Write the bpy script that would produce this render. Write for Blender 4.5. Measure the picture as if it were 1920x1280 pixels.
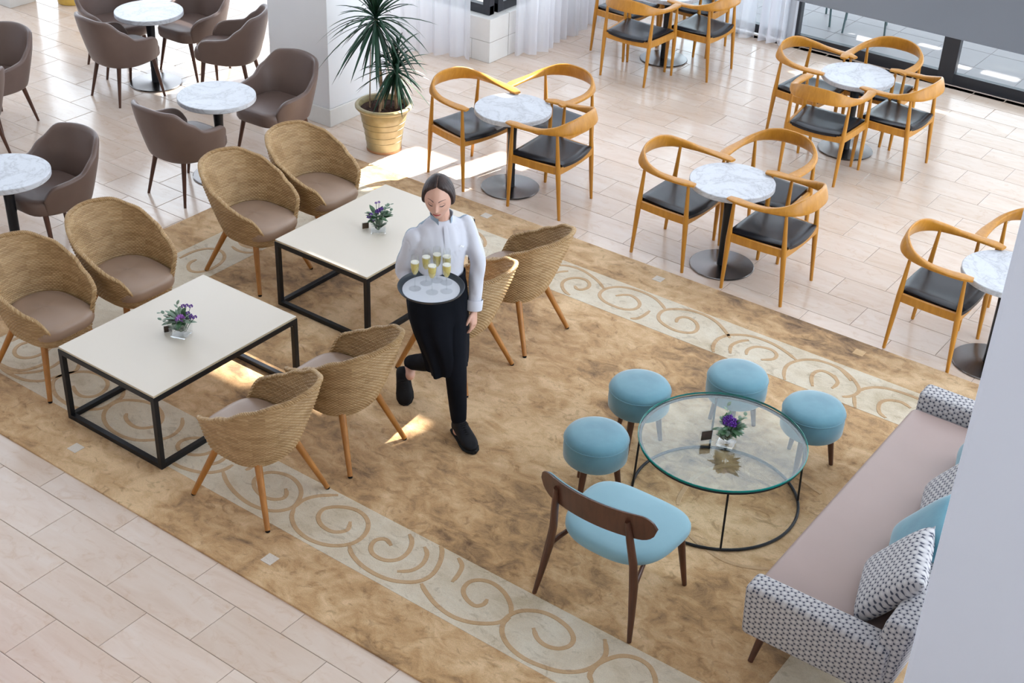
import bpy, bmesh, math, random
from mathutils import Vector, Matrix
random.seed(7)
for o in list(bpy.data.objects): bpy.data.objects.remove(o)
C = bpy.context.scene.collection
SC = bpy.context.scene
PI = math.pi

# ---------------------------------------------------------------- camera
F_PX, CAM_H = 2609.477, 4.8
AX = ((0.80489236, 0.59232726, 0.03600983), (0.33640285, -0.4054532, -0.84996519), (-0.48885726, 0.69624429, -0.52560676))
cam_d = bpy.data.cameras.new('camera'); cam = bpy.data.objects.new('camera', cam_d); C.objects.link(cam)
cam_d.sensor_fit = 'HORIZONTAL'; cam_d.sensor_width = 36; cam_d.lens = F_PX / 1920 * 36
cam_d.clip_start = 0.05; cam_d.clip_end = 200
Rm = Matrix(((AX[0][0], -AX[1][0], -AX[2][0]), (AX[0][1], -AX[1][1], -AX[2][1]), (AX[0][2], -AX[1][2], -AX[2][2])))
cam.matrix_world = Matrix.Translation((0, 0, CAM_H)) @ Rm.to_4x4()
SC.camera = cam
def G(px, py, z=0.0):                    # where the ray through a photo pixel meets the level z
    a, b = (px - 960) / F_PX, (py - 640) / F_PX
    d = [AX[0][i] * a + AX[1][i] * b + AX[2][i] for i in range(3)]
    t = (z - CAM_H) / d[2]
    return Vector((d[0] * t, d[1] * t, z))
def PX(p):                               # photo pixel of a point
    q = (p[0], p[1], p[2] - CAM_H)
    v = [sum(AX[r][i] * q[i] for i in range(3)) for r in range(3)]
    return 960 + F_PX * v[0] / v[2], 640 + F_PX * v[1] / v[2], v[2]

# ---------------------------------------------------------------- world, sun, exposure
SC.view_settings.view_transform = 'Standard'; SC.view_settings.look = 'None'
SC.view_settings.gamma = 1; SC.view_settings.use_curve_mapping = False
SC.view_settings.exposure = 0.50
W = bpy.data.worlds.new('sky'); SC.world = W; W.use_nodes = True
bg = W.node_tree.nodes['Background']; bg.inputs[0].default_value = (0.80, 0.90, 1.0, 1); bg.inputs[1].default_value = 3.4
SUN_DIR = Vector((0.15, 0.75, 0.65)).normalized()
sd = bpy.data.lights.new('sun', 'SUN'); sd.energy = 21.0; sd.angle = math.radians(0.6); sd.color = (1.0, 0.95, 0.88)
so = bpy.data.objects.new('sun', sd); C.objects.link(so)
so.rotation_euler = SUN_DIR.to_track_quat('Z', 'Y').to_euler(); so.location = (0, 20, 18)

# ---------------------------------------------------------------- materials
MATS = {}
class NT:
    def __init__(s, name):
        m = bpy.data.materials.new(name); m.use_nodes = True; s.m = m; s.t = m.node_tree; s.n = s.t.nodes; s.b = s.n['Principled BSDF']; MATS[name] = m
        s.out = s.n['Material Output']
    def add(s, typ, **kw):
        x = s.n.new(typ)
        for k, v in kw.items():
            if k.startswith('i_'): x.inputs[k[2:].replace('_', ' ')].default_value = v
            else: setattr(x, k, v)
        return x
    def link(s, a, b): s.t.links.new(a, b)
    def coord(s, kind='Object', scale=(1, 1, 1), loc=None):
        if kind == 'World': o = s.add('ShaderNodeNewGeometry').outputs['Position']
        else: o = s.add('ShaderNodeTexCoord').outputs[kind]
        mp = s.add('ShaderNodeMapping'); mp.inputs['Scale'].default_value = scale; s.link(o, mp.inputs['Vector'])
        if loc is not None: s.link(loc, mp.inputs['Location'])
        return mp.outputs[0]
    def noise(s, vec, scale, detail=4, rough=.55, dist=0):
        x = s.add('ShaderNodeTexNoise'); x.inputs['Scale'].default_value = scale; x.inputs['Detail'].default_value = detail
        x.inputs['Roughness'].default_value = rough; x.inputs['Distortion'].default_value = dist
        s.link(vec, x.inputs['Vector']); return x.outputs['Fac']
    def ramp(s, fac, stops, interp='LINEAR'):
        x = s.add('ShaderNodeValToRGB'); cr = x.color_ramp; cr.interpolation = interp
        while len(cr.elements) < len(stops): cr.elements.new(.5)
        for e, (p, c) in zip(cr.elements, stops): e.position = p; e.color = (*c, 1) if len(c) == 3 else c
        s.link(fac, x.inputs[0]); return x.outputs[0]
    def mix(s, fac, a, b, mode='MIX'):
        x = s.add('ShaderNodeMix', data_type='RGBA', blend_type=mode)
        for sock, v in ((x.inputs[0], fac), (x.inputs[6], a), (x.inputs[7], b)):
            if hasattr(v, 'links'): s.link(v, sock)
            else: sock.default_value = v if not isinstance(v, tuple) or len(v) == 4 else (*v, 1)
        return x.outputs[2]
    def math(s, op, a, b=None):
        x = s.add('ShaderNodeMath', operation=op)
        for sock, v in ((x.inputs[0], a), (x.inputs[1], b)):
            if v is None: continue
            if hasattr(v, 'links'): s.link(v, sock)
            else: sock.default_value = v
        return x.outputs[0]
    def bump(s, h, strength=.3, dist=.002):
        x = s.add('ShaderNodeBump'); x.inputs['Strength'].default_value = strength; x.inputs['Distance'].default_value = dist
        s.link(h, x.inputs['Height']); s.link(x.outputs[0], s.b.inputs['Normal'])
    def col(s, c):
        if hasattr(c, 'links'): s.link(c, s.b.inputs['Base Color'])
        else: s.b.inputs['Base Color'].default_value = (*c, 1)
    def set(s, **kw):
        for k, v in kw.items():
            k = {'rough': 'Roughness', 'metal': 'Metallic', 'spec': 'Specular IOR Level', 'trans': 'Transmission Weight', 'ior': 'IOR', 'sheen': 'Sheen Weight', 'coat': 'Coat Weight', 'alpha': 'Alpha', 'sss': 'Subsurface Weight'}[k]
            s.b.inputs[k].default_value = v
        return s
def plain(name, c, rough=.5, **kw):
    m = NT(name); m.col(c); m.set(rough=rough, **kw)
    return m
def mottled(name, c1, c2, scale=6, rough=.5, bump=0, bscale=60, **kw):
    m = NT(name); v = m.coord('Object'); f = m.noise(v, scale); m.col(m.ramp(f, [(.3, c1), (.7, c2)])); m.set(rough=rough, **kw)
    if bump: m.bump(m.noise(v, bscale, 3), bump, .002)
    return m
def wood(name, c1, c2, rough=.4, scale=(1, 1, 1), g=38):
    m = NT(name); v = m.coord('Object', (g, g, g * .08)) if scale == (1, 1, 1) else m.coord('Object', scale)
    f = m.noise(v, 1.0, 5, .6, .6); v2 = m.coord('Object'); f2 = m.noise(v2, 5, 2)
    a = m.ramp(f, [(.3, c1), (.7, c2)]); m.col(m.mix(.35, a, m.ramp(f2, [(.3, c1), (.75, c2)]))); m.set(rough=rough)
    m.bump(f, .08, .001); return m
wood('oak', (.40, .160, .014), (.585, .265, .032), .36)
wood('teak', (.30, .112, .018), (.48, .205, .042), .42)
wood('walnut', (.050, .018, .010), (.115, .042, .022), .35)
mottled('brown_leather', (.128, .083, .068), (.160, .106, .088), 3, .42, .10, 260)
mottled('taupe_leather', (.300, .200, .142), (.345, .235, .170), 3, .38, .10, 260)
mottled('sofa_leather', (.340, .247, .220), (.370, .270, .243), 2, .42, .08, 260)
mottled('black_leather', (.005, .006, .010), (.010, .012, .018), 3, .27, .12, 260, spec=.35)
mottled('black_metal', (.005, .006, .009), (.008, .010, .014), 4, .36, .04, 300, spec=.35)
plain('base_metal', (.17, .155, .15), .26, metal=1.0)
mottled('bronze_base', (.045, .032, .028), (.075, .055, .048), 40, .45, .15, 300, metal=.4)
plain('cream_laminate', (.655, .585, .495), .36)
plain('cream_edge', (.60, .50, .34), .5)
mottled('white_paint', (.76, .77, .80), (.80, .81, .83), 2, .6)
mottled('grey_paint', (.29, .32, .37), (.31, .34, .39), 2, .7)
mottled('pillar_shade_tint', (.70, .74, .86), (.73, .77, .89), 1, .6)  # white pillar; the blue of its shade is put into the colour
mottled('white_stone', (.70, .68, .65), (.78, .77, .75), 3, .3, .03, 20)
mottled('wall_paint', (.80, .80, .80), (.84, .84, .84), 1, .7)
mottled('interior_paint', (.30, .28, .26), (.34, .32, .30), 1, .7)
mottled('dark_frame', (.016, .018, .025), (.022, .025, .032), 3, .4)
mottled('soil', (.030, .013, .009), (.085, .038, .026), 60, .95, 1.0, 90)
mottled('ceramic_pot', (.33, .255, .115), (.47, .385, .20), 9, .30, .25, 14)
mottled('terracotta', (.38, .17, .07), (.52, .27, .12), 9, .6)
mottled('gold_pot', (.55, .33, .05), (.72, .48, .11), 6, .25, .1, 14)
mottled('palm_leaf', (.006, .028, .015), (.020, .065, .034), 8, .40, spec=.3)
mottled('palm_leaf_yellow', (.20, .20, .02), (.35, .30, .05), 8, .45)
mottled('palm_trunk', (.20, .13, .075), (.40, .29, .19), 30, .85, .5, 60)
mottled('flower_leaf', (.012, .050, .016), (.060, .140, .055), 40, .45)
mottled('pale_leaf', (.10, .17, .11), (.23, .31, .22), 40, .5)
mottled('violet_petal', (.085, .020, .230), (.20, .055, .42), 90, .6)
mottled('lilac_petal', (.33, .11, .50), (.55, .27, .68), 90, .6)
mottled('blue_velvet', (.070, .195, .255), (.120, .285, .350), 5, .75, .15, 200, sheen=.6)
mottled('pale_blue_fabric', (.185, .345, .405), (.220, .390, .455), 3, .7, .15, 300, sheen=.3)
mottled('teal_velvet', (.030, .170, .235), (.062, .245, .310), 7, .7, .15, 100, sheen=.6)
mottled('pink_leather', (.42, .10, .10), (.58, .22, .24), 3, .4, .1, 200)
plain('screw_steel', (.5, .5, .52), .3, metal=1)
mottled('paper', (.78, .78, .76), (.82, .82, .80), 3, .6)
mottled('dark_rubber', (.006, .006, .006), (.011, .011, .011), 3, .7, spec=.2)
mottled('outdoor_chair_metal', (.06, .11, .12), (.09, .15, .16), 3, .5)
# clothes, skin
mottled('skin', (.60, .335, .250), (.655, .385, .290), 9, .48, sss=.0)
mottled('skin_pink', (.52, .20, .165), (.58, .25, .205), 9, .45)
plain('lips', (.36, .055, .060), .38)
mottled('dark_hair', (.018, .010, .009), (.048, .028, .025), 30, .48, spec=.3)
mottled('lash', (.018, .010, .010), (.03, .018, .016), 30, .6)
mottled('brow', (.075, .040, .032), (.11, .06, .05), 60, .7)
mottled('shirt_white', (.56, .56, .62), (.61, .61, .67), 4, .8, .35, 28)
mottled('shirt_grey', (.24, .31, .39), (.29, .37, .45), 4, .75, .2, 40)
mottled('black_cloth', (.004, .005, .008), (.008, .009, .014), 5, .9, .4, 22, spec=.12)
mottled('black_shoe', (.004, .004, .006), (.010, .010, .012), 20, .65, .3, 120, spec=.2)
plain('tray_rim', (.030, .040, .052), .4)
plain('tray_liner', (.62, .64, .70), .55)
m = NT('champagne'); m.col((.86, .72, .25)); m.set(rough=.08, trans=.35, ior=1.2)
plain('foam_cream', (.82, .80, .70), .6)
m = NT('thin_glass'); m.col((1, 1, 1)); m.set(rough=.02, trans=1.0, ior=1.12)
def thinpane(name, tint, gl=.10):
    m = NT(name); tr = m.add('ShaderNodeBsdfTransparent'); tr.inputs[0].default_value = (*tint, 1)
    g = m.add('ShaderNodeBsdfGlossy'); g.inputs['Roughness'].default_value = .02
    lw = m.add('ShaderNodeLayerWeight'); lw.inputs[0].default_value = .35
    f = m.math('ADD', m.math('MULTIPLY', lw.outputs['Fresnel'], .16), gl)
    mx = m.add('ShaderNodeMixShader'); m.link(f, mx.inputs[0]); m.link(tr.outputs[0], mx.inputs[1]); m.link(g.outputs[0], mx.inputs[2])
    m.link(mx.outputs[0], m.out.inputs[0]); return m
thinpane('table_glass', (.90, .95, .95), .005)
thinpane('vase_glass', (.988, .993, .993), .02)
thinpane('window_glass', (.93, .97, .98), .02)
m = NT('glass_edge'); m.col((.0, .20, .17)); m.set(rough=.12, spec=.6)
plain('flute_base', (.8, .8, .8), .1)
# sheer curtain
m = NT('sheer_fabric'); tr = m.add('ShaderNodeBsdfTransparent'); tr.inputs[0].default_value = (.97, .97, 1, 1)
df = m.add('ShaderNodeBsdfDiffuse'); df.inputs[0].default_value = (.86, .86, .90, 1); tl = m.add('ShaderNodeBsdfTranslucent'); tl.inputs[0].default_value = (.86, .86, .90, 1)
m1 = m.add('ShaderNodeMixShader'); m1.inputs[0].default_value = .5; m.link(df.outputs[0], m1.inputs[1]); m.link(tl.outputs[0], m1.inputs[2])
m2 = m.add('ShaderNodeMixShader'); m2.inputs[0].default_value = .68; m.link(tr.outputs[0], m2.inputs[1]); m.link(m1.outputs[0], m2.inputs[2]); m.link(m2.outputs[0], m.out.inputs[0])
m = NT('screen_fabric'); df = m.add('ShaderNodeBsdfDiffuse'); df.inputs[0].default_value = (.84, .84, .86, 1); tl = m.add('ShaderNodeBsdfTranslucent'); tl.inputs[0].default_value = (.70, .76, .86, 1)  # made-up cloth for the unseen screens, spreads the sun behind it
m1 = m.add('ShaderNodeMixShader'); m1.inputs[0].default_value = .17; m.link(df.outputs[0], m1.inputs[1]); m.link(tl.outputs[0], m1.inputs[2]); m.link(m1.outputs[0], m.out.inputs[0])
# marble
m = NT('marble'); v = m.coord('Object'); w = m.noise(v, 3.2, 6, .6, 1.2); vn = m.math('ABSOLUTE', m.math('SUBTRACT', w, .5))
w2 = m.noise(v, 9, 5, .6, 1.6); vn2 = m.math('ABSOLUTE', m.math('SUBTRACT', w2, .5))
a = m.ramp(vn, [(0, (.42, .43, .46)), (.010, (.53, .54, .575)), (.05, (.595, .61, .65))]); b2 = m.ramp(vn2, [(0, (.78, .78, .80)), (.02, (1, 1, 1)), (.2, (1, 1, 1))])
m.col(m.mix(.6, a, b2, 'MULTIPLY')); m.set(rough=.38, spec=.3)
# floor tile (single objects / joined)
def tile_mat(name, single):
    m = NT(name)
    r = m.add('ShaderNodeObjectInfo').outputs['Random'] if single else m.add('ShaderNodeNewGeometry').outputs['Random Per Island']
    off = m.add('ShaderNodeCombineXYZ'); m.link(m.math('MULTIPLY', r, 61.), off.inputs[0]); m.link(m.math('MULTIPLY', r, 37.), off.inputs[1])
    v = m.coord('World', (1.0, 5.0, 1.0), off.outputs[0]); f = m.noise(v, 1.7, 6, .62, .8)
    v2 = m.coord('World', (1.6, 2.4, 1), off.outputs[0]); f2 = m.noise(v2, 4.2, 6, .65, 1.4)
    c = m.ramp(f, [(.25, (.655, .50, .395)), (.5, (.725, .59, .495)), (.75, (.76, .65, .57))])
    c2 = m.ramp(f2, [(.30, (.90, .82, .74)), (.46, (1, 1, 1)), (1, (1, 1, 1))])
    c = m.mix(.8, c, c2, 'MULTIPLY')
    c = m.mix(.8, c, m.ramp(r, [(0, (.90, .88, .85)), (1, (1.0, 1.0, 1.0))]), 'MULTIPLY')
    m.col(c); m.set(rough=.17, spec=.5)
    return m
tile_mat('tile_stone', True); tile_mat('tile_stone_joined', False)
mottled('grout', (.20, .16, .13), (.27, .22, .18), 20, .9)
mottled('patio_stone', (.24, .215, .225), (.28, .255, .26), 2, .5)
# rug
def rug_mat(name, dark, mid, light, amt=1.0):
    m = NT(name); v = m.coord('World'); f = m.noise(v, 1.15, 5, .60, .9); f2 = m.noise(m.coord('World', (1, 1.5, 1)), 6.5, 5, .65, .7)
    k = m.math('ADD', m.math('MULTIPLY', f, .60), m.math('MULTIPLY', f2, .40))
    c = m.ramp(k, [(.355, dark), (.47, mid), (.60, light)])
    sm = m.noise(m.coord('World', (1, 1.35, 1)), 8.5, 3, .6, 1.8); c = m.mix(.9 * amt, c, m.ramp(sm, [(.0, (1, 1, 1)), (.57, (1, 1, 1)), (.70, (.66, .62, .56))]), 'MULTIPLY')
    fine = m.noise(v, 190, 2, .7); c = m.mix(.6 * amt, c, m.ramp(fine, [(.25, (.70, .70, .70)), (.75, (1.14, 1.14, 1.14))]), 'MULTIPLY')
    m.col(c); m.set(rough=.95, spec=.1, sheen=.25)
    h = m.math('ADD', m.math('MULTIPLY', fine, .5), m.math('MULTIPLY', f2, .8)); m.bump(h, .55, .012); return m
rug_mat('rug_brown', (.170, .094, .044), (.530, .318, .146), (.760, .530, .305))
rug_mat('rug_pale', (.53, .43, .29), (.67, .57, .43), (.74, .66, .53), .7)
rug_mat('rug_scroll', (.46, .285, .145), (.54, .35, .185), (.60, .40, .23), .6)
rug_mat('rug_ring', (.58, .37, .18), (.68, .46, .25), (.76, .55, .33), .6)
rug_mat('rug_square', (.60, .53, .45), (.68, .60, .52), (.72, .65, .57), .5)
# wicker: colour varies from strand to strand (uv: x = stake number, y = row number)
m = NT('wicker'); uv = m.coord('UV'); fl = m.add('ShaderNodeVectorMath', operation='FLOOR'); m.link(uv, fl.inputs[0])
wn = m.add('ShaderNodeTexWhiteNoise', noise_dimensions='2D'); sc_ = m.add('ShaderNodeVectorMath', operation='MULTIPLY'); sc_.inputs[1].default_value = (.2, 1, 1); m.link(uv, sc_.inputs[0])
fl2 = m.add('ShaderNodeVectorMath', operation='FLOOR'); m.link(sc_.outputs[0], fl2.inputs[0]); m.link(fl2.outputs[0], wn.inputs['Vector'])
big = m.noise(m.coord('Object'), 7, 3)
c = m.mix(.55, m.ramp(wn.outputs[0], [(0, (.255, .135, .046)), (.5, (.40, .245, .105)), (1, (.55, .38, .20))]), m.ramp(big, [(.3, (.28, .165, .062)), (.7, (.50, .33, .165))]))
m.col(c); m.set(rough=.5)
# patterned sofa fabric: triangles of dark thread between pale petals
m = NT('petal_fabric'); uv = m.coord('UV'); sx = m.add('ShaderNodeSeparateXYZ'); m.link(uv, sx.inputs[0])
K = 2 * PI / .029; tot = None
for ang in (0, 60, 120):
    d = m.math('ADD', m.math('MULTIPLY', sx.outputs[0], K * math.cos(math.radians(ang))), m.math('MULTIPLY', sx.outputs[1], K * math.sin(math.radians(ang))))
    cz = m.math('COSINE', d); tot = cz if tot is None else m.math('ADD', tot, cz)
m.col(m.ramp(m.math('ADD', m.math('MULTIPLY', tot, 1 / 4.5), 1.5 / 4.5), [(.0, (.050, .055, .080)), (.072, (.055, .060, .088)), (.112, (.42, .40, .41)), (1, (.56, .54, .53))]))
m.set(rough=.85); m.bump(tot, .25, .002)
def M_(n): return MATS[n].m if isinstance(MATS[n], NT) else MATS[n]

# ---------------------------------------------------------------- mesh helpers
def new_mesh(name, verts, faces, smooth=True):
    me = bpy.data.meshes.new(name); me.from_pydata([tuple(v) for v in verts], [], faces); me.validate()
    if smooth: me.set_sharp_from_angle(angle=math.radians(42))
    else:
        for p in me.polygons: p.use_smooth = False
    me.update(); return me
class MB:
    def __init__(s): s.v = []; s.f = []; s.smooth = []
    def addv(s, pts): i = len(s.v); s.v += [Vector(p) for p in pts]; return i
    def face(s, idx, sm=False): s.f.append(tuple(idx)); s.smooth.append(sm)
    def box(s, lo, hi, mat=None, ch=0.0):
        (x0, y0, z0), (x1, y1, z1) = lo, hi
        if ch <= 0:
            i = s.addv([(x0, y0, z0), (x1, y0, z0), (x1, y1, z0), (x0, y1, z0), (x0, y0, z1), (x1, y0, z1), (x1, y1, z1), (x0, y1, z1)])
            if mat: 
                for k in range(i, i + 8): s.v[k] = mat @ s.v[k]
            for q in ((0, 3, 2, 1), (4, 5, 6, 7), (0, 1, 5, 4), (1, 2, 6, 5), (2, 3, 7, 6), (3, 0, 4, 7)): s.face([i + k for k in q])
            return s
        bm = bmesh.new(); bmesh.ops.create_cube(bm, size=1)
        for v in bm.verts: v.co = Vector(((x0 + x1) / 2 + v.co.x * (x1 - x0), (y0 + y1) / 2 + v.co.y * (y1 - y0), (z0 + z1) / 2 + v.co.z * (z1 - z0)))
        bmesh.ops.bevel(bm, geom=bm.edges[:], offset=ch, segments=2, affect='EDGES', profile=.6)
        s.take(bm, mat); return s
    def take(s, bm, mat=None, sm=False):
        i = len(s.v); bm.verts.index_update()
        s.v += [(mat @ v.co if mat else v.co.copy()) for v in bm.verts]
        for f in bm.faces: s.face([i + v.index for v in f.verts], sm)
        bm.free()
    def loft(s, rings, closed=True, cap0=True, cap1=True, sm=True):
        n = len(rings[0]); base = [s.addv(r) for r in rings]
        for a, b in zip(base, base[1:]):
            for k in range(n if closed else n - 1):
                k2 = (k + 1) % n; s.face([a + k, a + k2, b + k2, b + k], sm)
        if cap0: s.face([base[0] + k for k in range(n)][::-1], False)
        if cap1: s.face([base[-1] + k for k in range(n)], False)
        return s
    def lathe(s, prof, n=24, center=(0, 0), cap0=True, cap1=True):
        rings = [[(center[0] + r * math.cos(2 * PI * k / n), center[1] + r * math.sin(2 * PI * k / n), z) for k in range(n)] for r, z in prof]
        return s.loft(rings, True, cap0, cap1)
    def tube(s, pts, rad, n=10, flat=None, up=(0, 0, 1), closed=False):
        pts = [Vector(p) for p in pts]; rings = []; N = len(pts)
        rad = rad if isinstance(rad, (list, tuple)) else [rad] * N
        prev = None
        for i, p in enumerate(pts):
            if closed: t = pts[(i + 1) % N] - pts[i - 1]
            else: t = pts[min(i + 1, N - 1)] - pts[max(i - 1, 0)]
            t.normalize()
            if prev is None:
                u = Vector(up); u = (u - t * u.dot(t))
                if u.length < 1e-3: u = Vector((1, 0, 0)); u = u - t * u.dot(t)
            else: u = prev - t * prev.dot(t)
            u.normalize(); prev = u; w = t.cross(u)
            ru, rw = (rad[i], rad[i]) if not isinstance(rad[i], tuple) else rad[i]
            rings.append([p + u * (ru * math.cos(2 * PI * k / n)) + w * (rw * math.sin(2 * PI * k / n)) for k in range(n)])
        if closed:
            rings.append(rings[0]); return s.loft(rings, True, False, False)
        return s.loft(rings, True, True, True)
    def mesh(s, name):
        me = bpy.data.meshes.new(name); me.from_pydata([tuple(v) for v in s.v], [], s.f)
        if any(s.smooth): me.set_sharp_from_angle(angle=math.radians(38))
        for p, q in zip(me.polygons, s.smooth): p.use_smooth = q
        me.update(); return me
def obj(name, me, mat, parent=None, label=None):
    if isinstance(me, MB): me = me.mesh(name)
    o = bpy.data.objects.new(name, me); C.objects.link(o)
    if mat:
        me.materials.clear(); me.materials.append(M_(mat))
    if parent: o.parent = parent
    if label: o['label'] = label
    return o
def thing(name, label, cat, loc=(0, 0, 0), rz=0, group=None):
    o = bpy.data.objects.new(name, None); C.objects.link(o); o.location = loc; o.rotation_euler = (0, 0, rz); o.empty_display_size = .1
    o['label'] = label; o['category'] = cat
    if group: o['group'] = group
    return o
def tag(o, label, cat, group=None):
    o['label'] = label; o['category'] = cat
    if group: o['group'] = group
    return o
def dup(root, loc, rz, label):
    r = root.copy(); C.objects.link(r); r.location = loc; r.rotation_euler = (0, 0, rz); r['label'] = label
    for ch in list(root.children):
        c = ch.copy(); C.objects.link(c); c.parent = r
        for g in list(ch.children):
            d = g.copy(); C.objects.link(d); d.parent = c
    return r
class Maker:                                  # first call moves the prototype itself, later calls copy it
    def __init__(s, root): s.root = root; s.used = False
    def put(s, x, y, deg, label, z=0.0):
        if not s.used:
            s.used = True; r = s.root; r.location = (x, y, z); r.rotation_euler = (0, 0, math.radians(deg)); r['label'] = label; return r
        return dup(s.root, (x, y, z), math.radians(deg), label)
def struct(o): o['kind'] = 'structure'; return o
def baked(me, mods):                          # apply a list of modifiers to a mesh
    o = bpy.data.objects.new('tmp', me); C.objects.link(o)
    for typ, kw in mods:
        md = o.modifiers.new('m', typ)
        for k, v in kw.items(): setattr(md, k, v)
    dg = bpy.context.evaluated_depsgraph_get(); dg.update()
    r = bpy.data.meshes.new_from_object(o.evaluated_get(dg)); bpy.data.objects.remove(o)
    for p in r.polygons: p.use_smooth = True
    return r
def box_uv(me):
    uvl = me.uv_layers.new(name='UVMap') if not me.uv_layers else me.uv_layers[0]
    for p in me.polygons:
        n = p.normal; ax = max(range(3), key=lambda i: abs(n[i])); a, b = ((1, 2), (0, 2), (0, 1))[ax]
        for li in p.loop_indices:
            co = me.vertices[me.loops[li].vertex_index].co; uvl.data[li].uv = (co[a], co[b])
def smoothstep(t): t = max(0, min(1, t)); return t * t * (3 - 2 * t)
def interp(tab, x):
    if x <= tab[0][0]: return tab[0][1]
    for (a, va), (b, vb) in zip(tab, tab[1:]):
        if x <= b: return va + (vb - va) * smoothstep((x - a) / (b - a))
    return tab[-1][1]
def lin(tab, x):
    if x <= tab[0][0]: return tab[0][1]
    for (a, va), (b, vb) in zip(tab, tab[1:]):
        if x <= b: return va + (vb - va) * (x - a) / (b - a)
    return tab[-1][1]
def catmull(pts, sub=6, closed=False):
    pts = [Vector(p) for p in pts]; out = []; n = len(pts)
    rng = range(n) if closed else range(n - 1)
    for i in rng:
        if closed: p0, p1, p2, p3 = pts[i - 1], pts[i], pts[(i + 1) % n], pts[(i + 2) % n]
        else: p0, p1, p2, p3 = pts[max(i - 1, 0)], pts[i], pts[i + 1], pts[min(i + 2, n - 1)]
        for k in range(sub):
            t = k / sub
            out.append(.5 * ((2 * p1) + (p2 - p0) * t + (2 * p0 - 5 * p1 + 4 * p2 - p3) * t * t + (3 * p1 - p0 - 3 * p2 + p3) * t ** 3))
    if not closed: out.append(pts[-1].copy())
    return out
def sup(a, ax, ay, n):                        # superellipse radius
    c, s_ = abs(math.cos(a)), abs(math.sin(a))
    return 1.0 / ((c / ax) ** n + (s_ / ay) ** n) ** (1 / n)
def frustum(mb, p0, p1, r0, r1, n=12):
    return mb.tube([p0, Vector(p0).lerp(Vector(p1), .5), p1], [r0, (r0 + r1) / 2, r1], n, up=(1, 0, 0))
# ================================================================ THE SETTING
RX0, RX1, RY0, RY1 = -7.375, -0.91, 3.64, 7.83          # rug outline
RZ = .013
floor = struct(obj('floor', MB().box((-15, -1, -.12), (4.5, 13.0, -.004)), 'grout'))
TW, TL = .3022, .611
def tile_verts(x0, x1, y0, y1, z=0.0):
    c = .0035; g = .0016
    x0 += g; x1 -= g; y0 += g; y1 -= g
    lo = [(x0, y0, -.004), (x1, y0, -.004), (x1, y1, -.004), (x0, y1, -.004)]; mi = [(p[0], p[1], z - .0012) for p in lo]
    hi = [(x0 + c, y0 + c, z), (x1 - c, y0 + c, z), (x1 - c, y1 - c, z), (x0 + c, y1 - c, z)]
    f = []
    for a in (0, 4):
        for k in range(4): k2 = (k + 1) % 4; f.append((a + k, a + k2, a + 4 + k2, a + 4 + k))
    f.append((8, 9, 10, 11)); return lo + mi + hi, f
tiles = []
for k in range(-12, 33):
    y0 = 3.467 + TW * k; y1 = y0 + TW
    if y0 > 12.9: break
    off = -4.959 + (.3055 if k % 2 else 0)
    for n in range(-18, 14):
        x0 = off + TL * n; x1 = x0 + TL
        if x0 < -14.6 or x1 > 3.5: continue
        if x0 > RX0 + .05 and x1 < RX1 - .05 and y0 > RY0 + .03 and y1 < RY1 - .03: continue
        cx, cy = (x0 + x1) / 2, (y0 + y1) / 2
        if math.hypot(cx, cy - 7) > 14: continue
        px, py, d = PX((cx, cy, 0)); vis = d > 0 and -60 < px < 1980 and -40 < py < 1330
        if d > 0 and not (-700 < px < 2700 and -500 < py < 1900): continue
        under = RX0 < cx < RX1 and RY0 < cy < RY1
        tiles.append((0 if vis and not under else 1, d, x0, x1, min(y0, 12.9), min(y1, 12.98)))
tiles.sort(key=lambda t: (t[0], t[1]))
tv, tf = tile_verts(-TL / 2, TL / 2, -TW / 2, TW / 2); tile_me = new_mesh('tile', tv, tf, False); tile_me.materials.append(M_('tile_stone'))
NT_ = 300
for t in tiles[:NT_]:
    o = bpy.data.objects.new('tile', tile_me); C.objects.link(o); o.parent = floor; o.location = ((t[2] + t[3]) / 2, (t[4] + t[5]) / 2, 0)
V, Fc = [], []
for t in tiles[NT_:]:
    a, b = tile_verts(t[2], t[3], t[4], t[5]); i = len(V); V += a; Fc += [tuple(i + q for q in f) for f in b]
o = obj('tiles_beyond', new_mesh('tiles_beyond', V, Fc, False), 'tile_stone_joined', floor); o['kind'] = 'stuff'

# ---- rug
rug = thing('scroll_rug', 'brown tufted wool rug with a pale scroll border under the lounge seats', 'rug', ((RX0 + RX1) / 2, (RY0 + RY1) / 2, 0))
rug_o = Vector(rug.location)
def at_rug(o): o.location = -rug_o; return o
mb = MB().box((RX0, RY0, -.0035), (RX1, RY1, .012), ch=.005); at_rug(obj('pile_field', mb, 'rug_brown', rug))
BO = (RX0 + .36, RX1 - .36, RY0 + .385, RY1 - .35); BI = (RX0 + .788, RX1 - .788, RY0 + .81, RY1 - .76)
def bandbox(x0, x1, y0, y1): return MB().box((x0, y0, .010), (x1, y1, .0135), ch=.0012)
for q in ((BO[0], BO[1], BO[2], BI[2]), (BO[0], BO[1], BI[3], BO[3]), (BO[0], BI[0], BI[2], BI[3]), (BI[1], BO[1], BI[2], BI[3])):
    at_rug(obj('pale_band', bandbox(*q), 'rug_pale', rug))
for k in range(-1, 4):
    for y in (3.815, 7.69):
        x = -5.69 + 1.54 * k
        at_rug(obj('square_inlay', MB().box((x - .035, y - .035, .010), (x + .035, y + .035, .0145), ch=.0012), 'rug_square', rug))
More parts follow.
